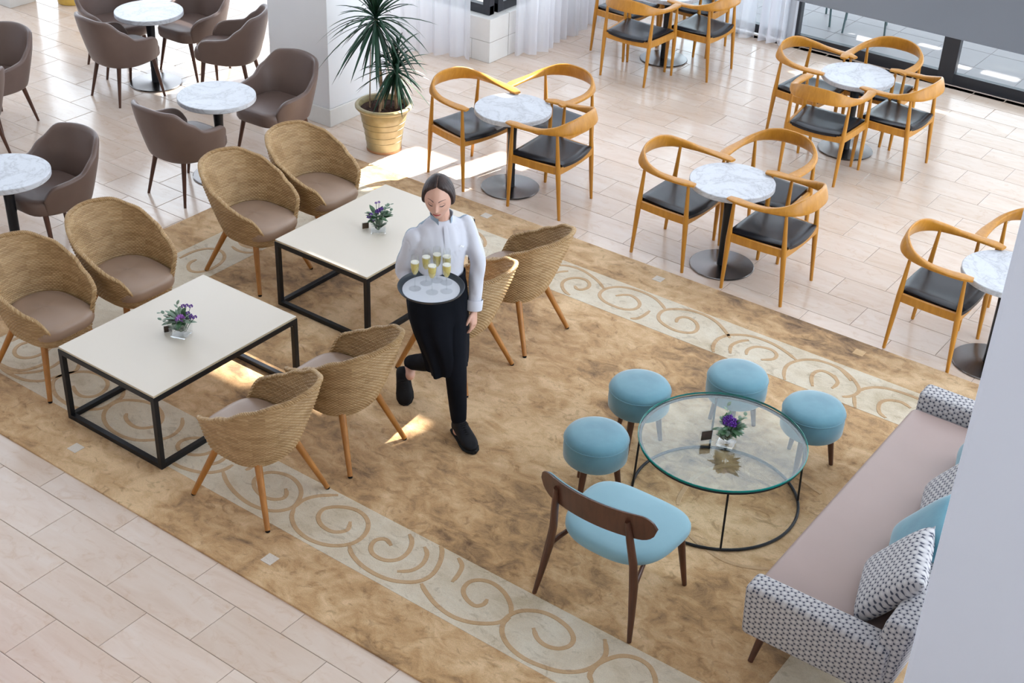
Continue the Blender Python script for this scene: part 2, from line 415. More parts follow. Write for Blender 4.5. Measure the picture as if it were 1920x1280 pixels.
def ribbon(pts, w=.030, z0=.011, z1=.0158):
    pts = [Vector((p.x, p.y, 0)) for p in pts]; n = len(pts); mb = MB(); rings = []
    for i, p in enumerate(pts):
        t = pts[min(i + 1, n - 1)] - pts[max(i - 1, 0)]; t.normalize(); s = Vector((-t.y, t.x, 0)); h = w / 2 * (1 if 1 < i < n - 2 else .7)
        rings.append([p + s * h + Vector((0, 0, z0)), p + s * h * .75 + Vector((0, 0, z1)), p - s * h * .75 + Vector((0, 0, z1)), p - s * h + Vector((0, 0, z0))])
    mb.loft(rings, True, True, True, False); return mb
NSC = [0]
def scroll(zs, ox, oy, curves, clip=True):
    for c in curves:
        run = []
        for p in catmull([G(ox + x / zs, oy + y / zs) for x, y in c], 4) + [None]:
            inb = p is not None and (BO[0] < p.x < BO[1] and BO[2] < p.y < BO[3] and not (BI[0] < p.x < BI[1] and BI[2] < p.y < BI[3]) or not clip)
            if inb: run.append(p); continue
            if len(run) > 4:
                NSC[0] += 1
                at_rug(obj('scroll_line', ribbon(run, z1=.0152 + .00022 * (NSC[0] % 7)), 'rug_scroll', rug))
            run = []
scroll(2.1333, 400, 820, [
 [(290,212),(293,235),(275,252),(235,254),(195,240),(165,205),(168,172),(205,150),(255,148),(310,165),(345,200),(350,240),(322,283),(270,300),(215,298),(150,275),(95,235),(55,185),(38,140)],
 [(130,138),(150,128),(165,112)],
 [(322,290),(360,258),(420,241),(500,238)],
 [(548,345),(535,378),(480,385),(435,360),(420,325),(440,295),(490,285),(555,292),(600,315),(620,350),(610,390),(570,425),(510,440),(440,435),(375,410),(330,370),(314,325),(325,288)],
 [(545,442),(555,475),(595,520),(660,560),(730,582),(810,585),(870,560),(905,510),(915,460),(905,438)],
 [(785,395),(795,425),(780,465),(740,495),(685,498),(640,475),(630,445),(650,418),(690,415),(712,440)],
 [(845,445),(855,475),(835,515),(790,540),(735,543)],
 [(980,490),(995,520),(980,555),(955,585)],
 [(1095,655),(1080,675),(1045,680),(1010,650),(1000,615),(1025,585),(1070,578),(1120,592),(1165,630),(1190,680),(1188,718)],
 [(832,592),(850,625),(890,675),(950,720),(1020,745),(1090,752),(1150,745),(1190,715),(1240,700),(1310,705),(1370,730),(1420,770),(1440,810),(1425,840),(1380,852),(1330,840),(1295,810),(1280,770)],
 [(1185,728),(1160,750),(1155,790),(1180,840),(1240,890),(1320,925),(1400,945),(1480,940),(1540,910),(1570,870),(1565,815)],
 [(1515,985),(1505,955),(1540,912),(1620,882),(1690,890),(1745,925),(1768,985),(1750,1040),(1690,1050),(1640,1020)],
 [(1510,985),(1540,1040),(1620,1100),(1720,1140),(1850,1150)]])
scroll(6, 80, 700, [
 [(950,470),(935,510),(965,565),(1025,612),(1110,635),(1220,625),(1310,590),(1350,530),(1340,460),(1280,390),(1180,345),(1060,325),(940,320),(840,340),(760,385),(700,450),(690,530),(730,610),(810,680),(920,735),(1060,770),(1220,770),(1380,750),(1500,690),(1570,600),(1572,520)],
 [(345,160),(370,220),(430,270),(520,285),(620,265),(700,210),(735,140),(700,70),(600,20),(480,0),(340,10),(220,40),(130,100),(115,170),(150,260),(240,340),(360,400),(520,425),(680,410),(800,345),(890,290),(920,210)],
 [(1800,745),(1660,750),(1555,785),(1520,845),(1560,895),(1680,935),(1820,930),(1920,890)],
 [(1440,1010),(1560,1075),(1750,1128),(1900,1135),(2040,1105),(2140,1050)],
 [(1860,1050),(1980,1020),(2070,960)]])
scroll(5.567, 0, 600, [
 [(290,255),(220,270),(160,320),(160,375),(220,410),(320,410),(420,380),(500,330),(560,280),(590,225)],
 [(0,470),(90,520),(230,545),(380,510),(470,470)], [(0,500),(120,560),(260,570),(420,550),(560,500),(650,430)],
 [(0,505),(100,575),(250,640),(420,655),(560,620),(700,580),(800,540),(830,460)], [(120,240),(200,200),(300,185)]])
scroll(6, 1120, 420, [
 [(205,825),(290,815),(370,820),(440,860),(475,910),(455,955),(390,980),(290,975),(180,940),(80,890),(25,830),(40,780),(110,740),(240,725),(380,745),(520,790),(640,850),(720,920),(765,985)],
 [(585,995),(530,1040),(450,1080),(370,1080)],
 [(885,1125),(900,1085),(960,1065),(1040,1080),(1110,1130),(1125,1190),(1080,1235),(980,1240),(860,1210),(750,1150),(690,1090),(695,1030),(760,985),(900,975),(1060,995),(1220,1050),(1350,1130),(1440,1230),(1490,1300)],
 [(-90,1010),(-130,990)]])
scroll(6.4, 880, 400, [
 [(1265,890),(1290,925),(1350,935),(1420,910),(1440,865),(1400,820),(1310,795),(1210,800),(1135,830),(1110,880),(1140,950),(1200,1000)],
 [(1045,645),(1150,645),(1270,670),(1380,715),(1480,780),(1560,850),(1610,920)],
 [(1020,740),(1090,720),(1185,712)], [(90,240),(150,290),(190,360),(180,420)]])
scroll(2.4935, 1150, 230, [
 [(620,1092),(628,1068),(670,1055),(735,1068),(762,1092),(745,1113),(690,1116)], [(545,1086),(550,1050),(590,1030),(632,1025)],
 [(560,1150),(500,1120),(468,1080),(468,1045),(495,1015),(550,1000),(640,1005),(730,1035),(800,1075),(855,1118)],
 [(930,1240),(925,1200),(940,1175),(975,1168),(1020,1188),(1048,1222),(1020,1250)],
 [(900,1330),(830,1270),(800,1210),(800,1160),(830,1130),(900,1115),(980,1125),(1060,1160),(1110,1215)]])
scroll(6, 1560, 560, [
 [(0,765),(100,810),(200,890),(270,970),(302,1045),(260,1095),(180,1120),(110,1120)],
 [(310,1055),(360,1030),(480,1015),(620,1030),(780,1075),(930,1130),(1080,1200),(1180,1300)], [(245,1100),(250,1190),(265,1290)],
 [(880,1250),(780,1185),(640,1160),(550,1180),(520,1230),(530,1300),(600,1360)], [(20,880),(42,920),(62,955)]])
scroll(5.647, 300, 380, [
 [(385,620),(325,650),(300,690),(320,735),(390,752),(480,740),(580,700),(660,640),(685,580),(650,530),(560,505),(450,510),(330,545),(210,605)],
 [(855,390),(850,440),(890,475),(980,500)], [(765,480),(820,520),(910,545),(1010,540),(1090,515)]])
# faint carved circles around the glass table
scroll(5.333, 1180, 860, [
 [(480,480),(500,400),(560,305),(640,210),(760,140),(880,95),(1000,80),(1100,85)],
 [(590,770),(650,830),(750,910),(900,1010),(1000,1055),(1100,1085),(1240,1108),(1390,1122)], [(1690,210),(1790,275),(1910,370)]], False)
for o in rug.children[-3:]: o.name = 'carved_ring'; o.scale = (1, 1, 1); o.data.materials.clear(); o.data.materials.append(M_('rug_ring'))

# ---- window corner: low stone wall, black frames, glass
def stone_wall(name, p0, p1, h, th, courses, length):
    root = struct(thing(name, '', '', (0, 0, 0))); del root['label']; del root['category']
    d = Vector((p1[0] - p0[0], p1[1] - p0[1], 0)); L = d.length; d.normalize(); ang = math.atan2(d.y, d.x)
    mt = Matrix.Translation((p0[0], p0[1], 0)) @ Matrix.Rotation(ang, 4, 'Z')
    obj('wall_core', MB().box((.004, .004, 0), (L - .004, th - .004, h - .006), mt), 'grout', root)
    z = 0
    for ci, ch in enumerate(courses):
        x = 0.0; first = length * (.55 if ci % 2 else 1)
        while x < L - 1e-3:
            x2 = min(L, x + first); first = length
            obj('stone_block', MB().box((x + .0015, 0, z + .0015), (x2 - .0015, th, z + ch - .0015), mt, .004), 'white_stone', root); x = x2
        z += ch
    return root
stone_wall('wall_window_low', (-9.6, 10.33), (-7.66, 10.33), .435, .30, (.205, .230), .86)
stone_wall('wall_window_return', (-7.66, 10.635), (-7.66, 12.86), .435, .30, (.205, .230), .74)
def window(name, p0, p1, z0, z1, mull, th=.07, rail=.09):
    root = struct(thing(name, '', '', (0, 0, 0))); del root['label']; del root['category']
    d = Vector((p1[0] - p0[0], p1[1] - p0[1], 0)); L = d.length; ang = math.atan2(d.y, d.x)
    mt = Matrix.Translation((p0[0], p0[1], 0)) @ Matrix.Rotation(ang, 4, 'Z')
    obj('bottom_rail', MB().box((0, 0, z0), (L, th, z0 + rail), mt, .004), 'dark_frame', root)
    obj('top_rail', MB().box((0, 0, z1 - rail), (L, th, z1), mt, .004), 'dark_frame', root)
    xs = [0] + mull + [L]
    for k, (a, w) in enumerate([(0, .08), *[(m_ - .08, .16) for m_ in mull], (L - .08, .08)]):
        obj('mullion', MB().box((a, -.005, z0 + .002), (a + w, th + .005, z1 - .002), mt, .004), 'dark_frame', root)
    for a, b in zip(xs, xs[1:]):
        obj('pane', MB().box((a + .085, th / 2 - .004, z0 + rail), (b - .085, th / 2 + .004, z1 - rail), mt), 'window_glass', root)
    return root
window('window_1', (-9.6, 10.42), (-7.74, 10.42), .435, 2.5, [.93])
window('window_2', (-7.74, 10.55), (-7.74, 12.86), .435, 2.5, [1.15])
window('window_3', (-7.6, 12.86), (-5.72, 12.86), .02, 2.5, [.94])
window('door_1', (-5.72, 12.86), (3.0, 12.86), .0, 2.5, [1.66, 3.4, 5.2, 7.0], rail=.11)
# unseen translucent screens added above the glazing; gaps shaped to pass sun and sky
def screen(name, p0, p1, z0, z1, holes):
    d = Vector((p1[0] - p0[0], p1[1] - p0[1], 0)); L = d.length; ang = math.atan2(d.y, d.x)
    mt = Matrix.Translation((p0[0], p0[1], 0)) @ Matrix.Rotation(ang, 4, 'Z')
    xs = sorted({0, L, *[h[0] for h in holes], *[h[1] for h in holes]}); zs = sorted({z0, z1, *[h[2] for h in holes], *[h[3] for h in holes]})
    mb = MB()
    for a, b in zip(xs, xs[1:]):
        for c, e in zip(zs, zs[1:]):
            mx, mz = (a + b) / 2, (c + e) / 2
            if any(h[0] < mx < h[1] and h[2] < mz < h[3] for h in holes): continue
            i = mb.addv([mt @ Vector((a, 0, c)), mt @ Vector((b, 0, c)), mt @ Vector((b, 0, e)), mt @ Vector((a, 0, e))]); mb.face([i, i + 1, i + 2, i + 3])
    return struct(obj(name, mb, 'screen_fabric'))
X0 = -7.7
screen('far_sun_screen', (X0, 12.90), (5, 12.90), 2.5, 9.8, [(-6.02 - X0, -5.58 - X0, 3.95, 4.75), (-5.50 - X0, -5.12 - X0, 3.62, 4.60), (-4.24 - X0, -3.80 - X0, 6.765, 6.95), (-3.40 - X0, -2.75 - X0, 6.64, 6.86)])  # holes placed so the sun patches land on floor and rug
screen('wall_return', (-7.76, 10.42), (-7.76, 12.9), 2.5, 9.8, [])
screen('wall_window', (-9.6, 10.46), (-7.76, 10.46), 2.5, 9.8, [])
screen('wall_side', (-9.6, 13.6), (-9.6, 10.46), 0, 9.8, [])
screen('wall_back', (-15, 13.6), (-9.6, 13.6), 0, 9.8, [])
screen('wall_left', (-15, 13.6), (-15, -2), 0, 9.8, [(.4 + 2.0 * k, 1.95 + 2.0 * k, .35, 5.2) for k in range(3)])
struct(obj('wall_behind', MB().box((-15.2, -2.2, 0), (6, -2, 9.8)), 'interior_paint'))  # unseen walls added to block sky light, kept dark against bounce
struct(obj('wall_right', MB().box((6, -2.2, 0), (6.2, 3.0, 9.8)), 'interior_paint'))
roof = MB()  # unseen roof added to hold back sky light, one strip left open
for x0, x1, y0, y1 in ((-15.2, 6, -2.2, 5.2), (-15.2, 6, 6.3, 13.7)): roof.box((x0, y0, 9.8), (x1, y1, 10.0))
struct(obj('ceiling', roof, 'interior_paint'))
# patio and its slatted canopy
patio = struct(obj('patio_floor', MB().box((-9.0, 13.0, -.12), (8, 22, -.012)), 'grout'))
V, Fc = [], []
for i in range(-18, 16):
    for j in range(18):
        a, b = tile_verts(i * .5, i * .5 + .5, 13.0 + j * .5, 13.5 + j * .5); q = len(V); V += [(p[0], p[1], p[2] - .006) for p in a]; Fc += [tuple(q + w for w in f) for f in b]
o = obj('paving_slabs', new_mesh('paving_slabs', V, Fc, False), 'patio_stone', patio); o['kind'] = 'stuff'
def canopy():
    z0, z1 = 3.0, 3.08; slots = []
    def slot(pxa, pxb, w):                       # sun slot whose light falls between two floor pixels
        a, b = G(*pxa), G(*pxb); k = z0 / SUN_DIR.z
        slots.append((min(a.x, b.x) + SUN_DIR.x * k, max(a.x, b.x) + SUN_DIR.x * k, (a.y + b.y) / 2 + SUN_DIR.y * k - w / 2, (a.y + b.y) / 2 + SUN_DIR.y * k + w / 2))
    slot((1752, 203), (1822, 221), .13); slot((1880, 243), (1960, 262), .10); slot((1485, 131), (1535, 145), .12)
    slot((1592, 62), (1640, 74), .22); slot((1730, 78), (1768, 90), .16); slot((1795, 118), (1825, 127), .16); slot((1848, 130), (1915, 148), .20)
    xs = sorted({-8.5, 7, *[s[0] for s in slots], *[s[1] for s in slots]}); ys = sorted({12.92, 20.5, *[s[2] for s in slots], *[s[3] for s in slots]})
    mb = MB()
    for a, b in zip(xs, xs[1:]):
        for c, e in zip(ys, ys[1:]):
            if any(s[0] < (a + b) / 2 < s[1] and s[2] < (c + e) / 2 < s[3] for s in slots): continue
            mb.box((a, c, z0), (b, e, z1))
    return struct(obj('canopy_roof', mb, 'wall_paint'))
canopy()
# ---- sheer curtains (each panel a thing)
def curtain(pts, label, h=2.5, amp=.035, wl=.17, z0=.015):
    pts = catmull([Vector((p[0], p[1], 0)) for p in pts], 40); d = [0]
    for a, b in zip(pts, pts[1:]): d.append(d[-1] + (b - a).length)
    rows = []; rnd = random.Random(len(label)); ph = rnd.random() * 6
    for z, k in ((z0, 1.15), (.35, 1.05), (1.0, 1.0), (1.8, .9), (h, .7)):
        r = []
        for i, p in enumerate(pts):
            t = pts[min(i + 1, len(pts) - 1)] - pts[max(i - 1, 0)]; t.normalize(); s = Vector((-t.y, t.x, 0))
            w = math.sin(d[i] / wl * 2 * PI + ph + .6 * math.sin(d[i] * 5)) + .35 * math.sin(d[i] / wl * 4.3 * PI + 1.3)
            r.append(p + s * (w * amp * k) + Vector((0, 0, z + (.012 * math.sin(d[i] * 9) if z == z0 else 0))))
        rows.append(r)
    mb = MB(); mb.loft(rows, False, False, False)
    return tag(obj('sheer_curtain', mb, 'sheer_fabric'), label, 'curtain', 'sheer window curtains')
curtain([(-9.5, 9.72), (-9.0, 9.83), (-8.45, 10.06), (-7.84, 10.26)], 'white sheer curtain hanging left of the stone corner, behind the potted palm')
curtain([(-7.60, 10.66), (-7.47, 10.76), (-7.44, 10.96)], 'narrow white sheer curtain drawn beside the black corner window frame')
curtain([(-7.46, 11.0), (-7.52, 11.4), (-7.5, 11.62), (-7.56, 11.95), (-7.5, 12.3), (-7.3, 12.6), (-6.9, 12.66)], 'white sheer curtain between the stone corner and the oak chairs by the wall')
curtain([(-6.55, 12.68), (-6.3, 12.66), (-6.05, 12.70)], 'white sheer curtain behind the oak chairs at the far marble table', amp=.045)
curtain([(-5.98, 12.72), (-5.8, 12.68), (-5.64, 12.78)], 'white sheer curtain gathered at the edge of the black glass door', amp=.045, wl=.11)
# ---- columns and beam
col = struct(thing('wall_column', '', '', (0, 0, 0))); del col['label']; del col['category']
obj('shaft', MB().box((-8.45, 8.19, .16), (-7.76, 8.93, 6.0), ch=.006), 'white_paint', col)
obj('stone_base', MB().box((-8.46, 8.18, 0), (-7.75, 8.94, .16), ch=.006), 'white_stone', col)
ncol = struct(obj('wall_pillar', MB().box((-.93, 3.92, 0), (.35, 4.9, 3.2), ch=.02), 'pillar_shade_tint'))
beam = struct(obj('ceiling_beam', MB().box((-3.6, 4.72, 3.2), (3.0, 5.05, 3.95), ch=.01), 'grey_paint'))
pier = struct(obj('wall_pier', MB().box((-13.1, 8.3, 0), (-12.3, 8.62, 3.4), ch=.006), 'white_stone'))
# ================================================================ FURNITURE
# ---- round marble table
def make_round_table():
    t = thing('marble_table', '', 'table', group='round marble tables')
    top = MB(); R = .302
    prof = [(.02, .640), (R - .006, .640), (R, .645), (R, .676), (R - .004, .680), (.001, .680)]
    top.lathe(prof, 56); obj('tabletop', top, 'marble', t)
    leg = MB().lathe([(.036, .014), (.034, .10), (.036, .45), (.042, .62), (.07, .6379)], 24); obj('pedestal', leg, 'black_metal', t)
    obj('base_plate', MB().lathe([(.232, 0), (.235, .004), (.235, .008), (.230, .012), (.06, .014), (.04, .018)], 56), 'base_metal', t)
    return t
RT = Maker(make_round_table())
RT.put(-5.862, 8.232, 0, 'round marble pedestal table with sunlit top beside the potted palm')
RT.put(-3.912, 8.182, 40, 'round marble table between three oak armchairs at the far rug edge')
RT.put(-4.112, 10.727, 110, 'round marble table with four oak armchairs in front of the black door mullion')
RT.put(-6.45, 11.58, 200, 'round marble table with oak armchairs in front of the sheer curtains')
RT.put(-1.90, 8.135, 160, 'round marble table partly hidden by the white pillar')
RT.put(-9.64, 7.895, 75, 'round marble table ringed by four brown leather tub chairs')
RT.put(-7.745, 6.915, 250, 'round marble table between two brown tub chairs by the square column')
RT.put(-7.80, 5.02, 300, 'round marble table behind the outermost pair of wicker chairs')

# ---- oak armchair with one bent rail (faces +x)
def make_oak():
    t = thing('oak_armchair', '', 'chair', group='oak armchairs with black seats')
    half = [(-.292, 0, .745), (-.283, .10, .742), (-.245, .19, .730), (-.165, .258, .710), (-.05, .287, .694), (.08, .292, .690), (.18, .285, .690), (.245, .272, .688)]
    sec = [(.060, .012), (.059, .012), (.052, .013), (.034, .018), (.0175, .027), (.0125, .037), (.0125, .041), (.009, .027)]   # vertical, horizontal half sizes
    half = [(p[0], p[1], p[2] + .008) for p in half]; path = [Vector((p[0], -p[1], p[2])) for p in half[::-1]] + [Vector(p) for p in half[1:]]; ss = sec[::-1] + sec[1:]
    P = catmull(path, 5); n = len(P); rings = []
    for i, p in enumerate(P):
        k = i / 5; a = int(min(k, len(ss) - 2)); f = k - a; sv = ss[a][0] * (1 - f) + ss[a + 1][0] * f; sh = ss[a][1] * (1 - f) + ss[a + 1][1] * f
        tv = P[min(i + 1, n - 1)] - P[max(i - 1, 0)]; tv.z = 0; tv.normalize(); out = Vector((tv.y, -tv.x, 0))
        lean = .30 * smoothstep((sv - .015) / .03)            # the back part leans outward
        upv = (Vector((0, 0, 1)) + out * lean).normalized(); ov = (out - Vector((0, 0, 1)) * lean).normalized()
        ring = []
        for q in range(14):
            an = 2 * PI * q / 14; c, s_ = math.cos(an), math.sin(an); e = .62
            ring.append(p + upv * (sv * math.copysign(abs(s_) ** e, s_)) + ov * (sh * math.copysign(abs(c) ** e, c)))
        rings.append(ring)
    obj('arm_rail', MB().loft(rings), 'oak', t)
    def leg(top, bot, seatz=.42):
        a, b = Vector(top), Vector(bot); ks = [0, .12, .30, .40, .46, .60, .8, 1]; rr = [.0105, .013, .0165, .0195, .0195, .0175, .0145, .0115]
        return MB().tube([a.lerp(b, k) for k in ks], rr, 12, up=(1, 0, 0))
    for s in (-1, 1):
        obj('leg', leg((-.178, s * .248, .700), (-.232, s * .243, 0)), 'oak', t)
        obj('leg', leg((.198, s * .281, .682), (.218, s * .274, 0)), 'oak', t)
    def rail(a, b, h0, h1, th, sag=0):
        a, b = Vector(a), Vector(b); rings = []; d = (b - a).normalized(); sd = Vector((-d.y, d.x, 0))
        for i in range(9):
            k = i / 8; p = a.lerp(b, k) + Vector((0, 0, -sag * 4 * k * (1 - k)))
            rings.append([p + sd * th + Vector((0, 0, h1)), p - sd * th + Vector((0, 0, h1)), p - sd * th + Vector((0, 0, h0 + .0)), p + sd * th + Vector((0, 0, h0))])
        return MB().loft(rings, True, True, True, False)
    for s in (-1, 1): obj('seat_rail', rail((-.205, s * .243, .405), (.205, s * .276, .412), -.030, .027, .011, .004), 'oak', t)
    obj('seat_rail', rail((.207, -.272, .412), (.207, .272, .412), -.030, .024, .011, .012), 'oak', t)
    obj('seat_rail', rail((-.207, -.240, .405), (-.207, .240, .405), -.028, .026, .011, .010), 'oak', t)
    # leather seat, dished across and bowed at the front
    nx, ny = 16, 16; V = []; Fq = []
    def sp(u, v, top):
        x = -.215 + .435 * u; hw = .215 + .045 * u
        x += .020 * (1 - (2 * v - 1) ** 2) * (u - .5) * 2 * .9
        y = (2 * v - 1) * hw; e = min(u, 1 - u, v, 1 - v) * 16
        z = .445 - .014 * (1 - (2 * v - 1) ** 2) + .006 * abs(2 * u - 1)
        edge = 1 - min(1, e / 1.6)
        return (x, y, z + (.012 - .016 * edge * edge if top else -.028))
    for top in (1, 0):
        for i in range(nx + 1):
            for j in range(ny + 1): V.append(sp(i / nx, j / ny, top))
    N1 = (nx + 1) * (ny + 1); I = lambda i, j: i * (ny + 1) + j
    for i in range(nx):
        for j in range(ny):
            Fq.append((I(i, j), I(i + 1, j), I(i + 1, j + 1), I(i, j + 1))); Fq.append((N1 + I(i, j), N1 + I(i, j + 1), N1 + I(i + 1, j + 1), N1 + I(i + 1, j)))
    for i in range(nx):
        for j in (0, ny):
            q = (I(i, j), I(i + 1, j), N1 + I(i + 1, j), N1 + I(i, j)); Fq.append(q if j else q[::-1])
    for j in range(ny):
        for i in (0, nx):
            q = (I(i, j), I(i, j + 1), N1 + I(i, j + 1), N1 + I(i, j)); Fq.append(q[::-1] if i else q)
    obj('seat', new_mesh('seat', V, Fq), 'black_leather', t)
    return t
OAK = Maker(make_oak())
OAK.put(-6.275, 8.235, -9, 'oak armchair with its open side to the sunlit marble table, on the palm side')
OAK.put(-5.475, 8.235, 183, 'oak armchair backing toward the rug corner at the sunlit marble table')
OAK.put(-5.83, 8.74, -96, 'oak armchair backing toward the sheer curtain at the sunlit marble table')
OAK.put(-4.30, 8.175, 0, 'oak armchair facing the middle marble table from the palm side')
OAK.put(-3.535, 8.16, 180, 'oak armchair facing the middle marble table from the white pillar side')
OAK.put(-3.87, 8.70, -93, 'oak armchair facing the middle marble table from the glass door side')
OAK.put(-2.285, 8.12, 0, 'oak armchair pulled up to the marble table beside the white pillar')
OAK.put(-1.93, 8.62, -92, 'oak armchair mostly hidden by the white pillar, facing the pillar table')
OAK.put(-4.545, 10.79, -4, 'oak armchair at the glass door table, on the sheer curtain side')
OAK.put(-4.08, 11.20, -92, 'oak armchair with its back to the black door sill')
OAK.put(-4.115, 10.185, 92, 'oak armchair at the glass door table with its back toward the rug')
OAK.put(-3.70, 10.70, 178, 'oak armchair at the glass door table with a sun sliver behind it')
OAK.put(-6.44, 11.03, 90, 'oak armchair at the curtain table with its back toward the palm')
OAK.put(-6.045, 11.56, 180, 'oak armchair at the curtain table with its back toward the glass door')
OAK.put(-6.90, 11.55, 0, 'oak armchair at the curtain table next to the stone window wall')
OAK.put(-6.42, 12.10, -90, 'oak armchair at the curtain table with its back to the curtains')

# ---- brown leather tub chair (faces +x)
def make_tub():
    t = thing('leather_tub_chair', '', 'chair', group='brown leather tub chairs')
    A = math.radians(138); na, nz = 44, 12; V = []; Fq = []
    def rim(a):
        d = abs(math.degrees(a)); return interp([(0, .80), (38, .785), (62, .68), (80, .60), (105, .585), (122, .575), (130, .54), (138, .47)], d)
    def bot(a):
        d = abs(math.degrees(a)); return interp([(0, .345), (80, .345), (138, .355)], d)
    for i in range(na + 1):
        a = -A + 2 * A * i / na; z1 = rim(a); z0 = bot(a)
        for j in range(nz + 1):
            k = j / nz; z = z0 + (z1 - z0) * k; w = max(0, (z - .345) / .455)
            axb = .215 + .125 * w ** .8; ay = .232 + .062 * min(1, w * 1.5); axf = .30
            r = sup(a, axb if abs(a) < PI / 2 else axf, ay, 2.5)
            V.append((-math.cos(a) * r + .0, math.sin(a) * r, z))
    for i in range(na):
        for j in range(nz): q = i * (nz + 1) + j; Fq.append((q, q + nz + 1, q + nz + 2, q + 1))
    me = new_mesh('shell', V, Fq); me = baked(me, [('SOLIDIFY', dict(thickness=.040, offset=-.2)), ('SUBSURF', dict(levels=1, render_levels=1))])
    obj('shell', me, 'brown_leather', t)
    # seat block with soft edges
    rings = []
    for z, s in ((.350, .90), (.358, .97), (.375, 1), (.425, 1), (.447, .975), (.458, .93), (.462, .80), (.463, .5), (.4635, .02)):
        ring = []
        for k in range(48):
            a = 2 * PI * k / 48; r = sup(a, .275 if math.cos(a) > 0 else .225, .228, 4.5); ring.append((.02 + math.cos(a) * r * s, math.sin(a) * r * s, z))
        rings.append(ring)
    obj('seat', MB().loft(rings), 'brown_leather', t)
    for sx, sy, tx, ty in ((.20, .165, .225, .25), (-.15, .15, -.225, .205)):
        for s in (-1, 1):
            obj('leg', frustum(MB(), (sx, s * sy, .356), (tx, s * ty, 0), .021, .0105, 12), 'walnut', t)
    return t
TUB = Maker(make_tub())
TUB.put(-7.735, 6.545, 90, 'brown leather tub chair with its back to the wicker chairs, near the square column')
TUB.put(-7.70, 7.50, -88, 'brown leather tub chair standing against the square column')
TUB.put(-9.61, 7.53, 86, 'brown tub chair with its back toward the rug, at the table with four tub chairs')
TUB.put(-8.94, 8.19, 210, 'brown tub chair seen from its side, next to the square column')
TUB.put(-9.62, 8.38, -90, 'brown tub chair facing the rug across the table with four tub chairs')
TUB.put(-10.20, 7.95, -12, 'brown tub chair nearest the gold planter at the table with four tub chairs')
TUB.put(-7.80, 5.37, -90, 'brown tub chair facing the marble table behind the outermost wicker chairs')
TUB.put(-8.12, 4.62, 20, 'brown tub chair mostly hidden by the outermost wicker chair')
TUB.put(-9.88, 6.40, -80, 'brown tub chair standing alone on the open floor between the tables')
TUB.put(-9.50, 5.85, 180, 'brown tub chair half out of the picture beside the lone tub chair')

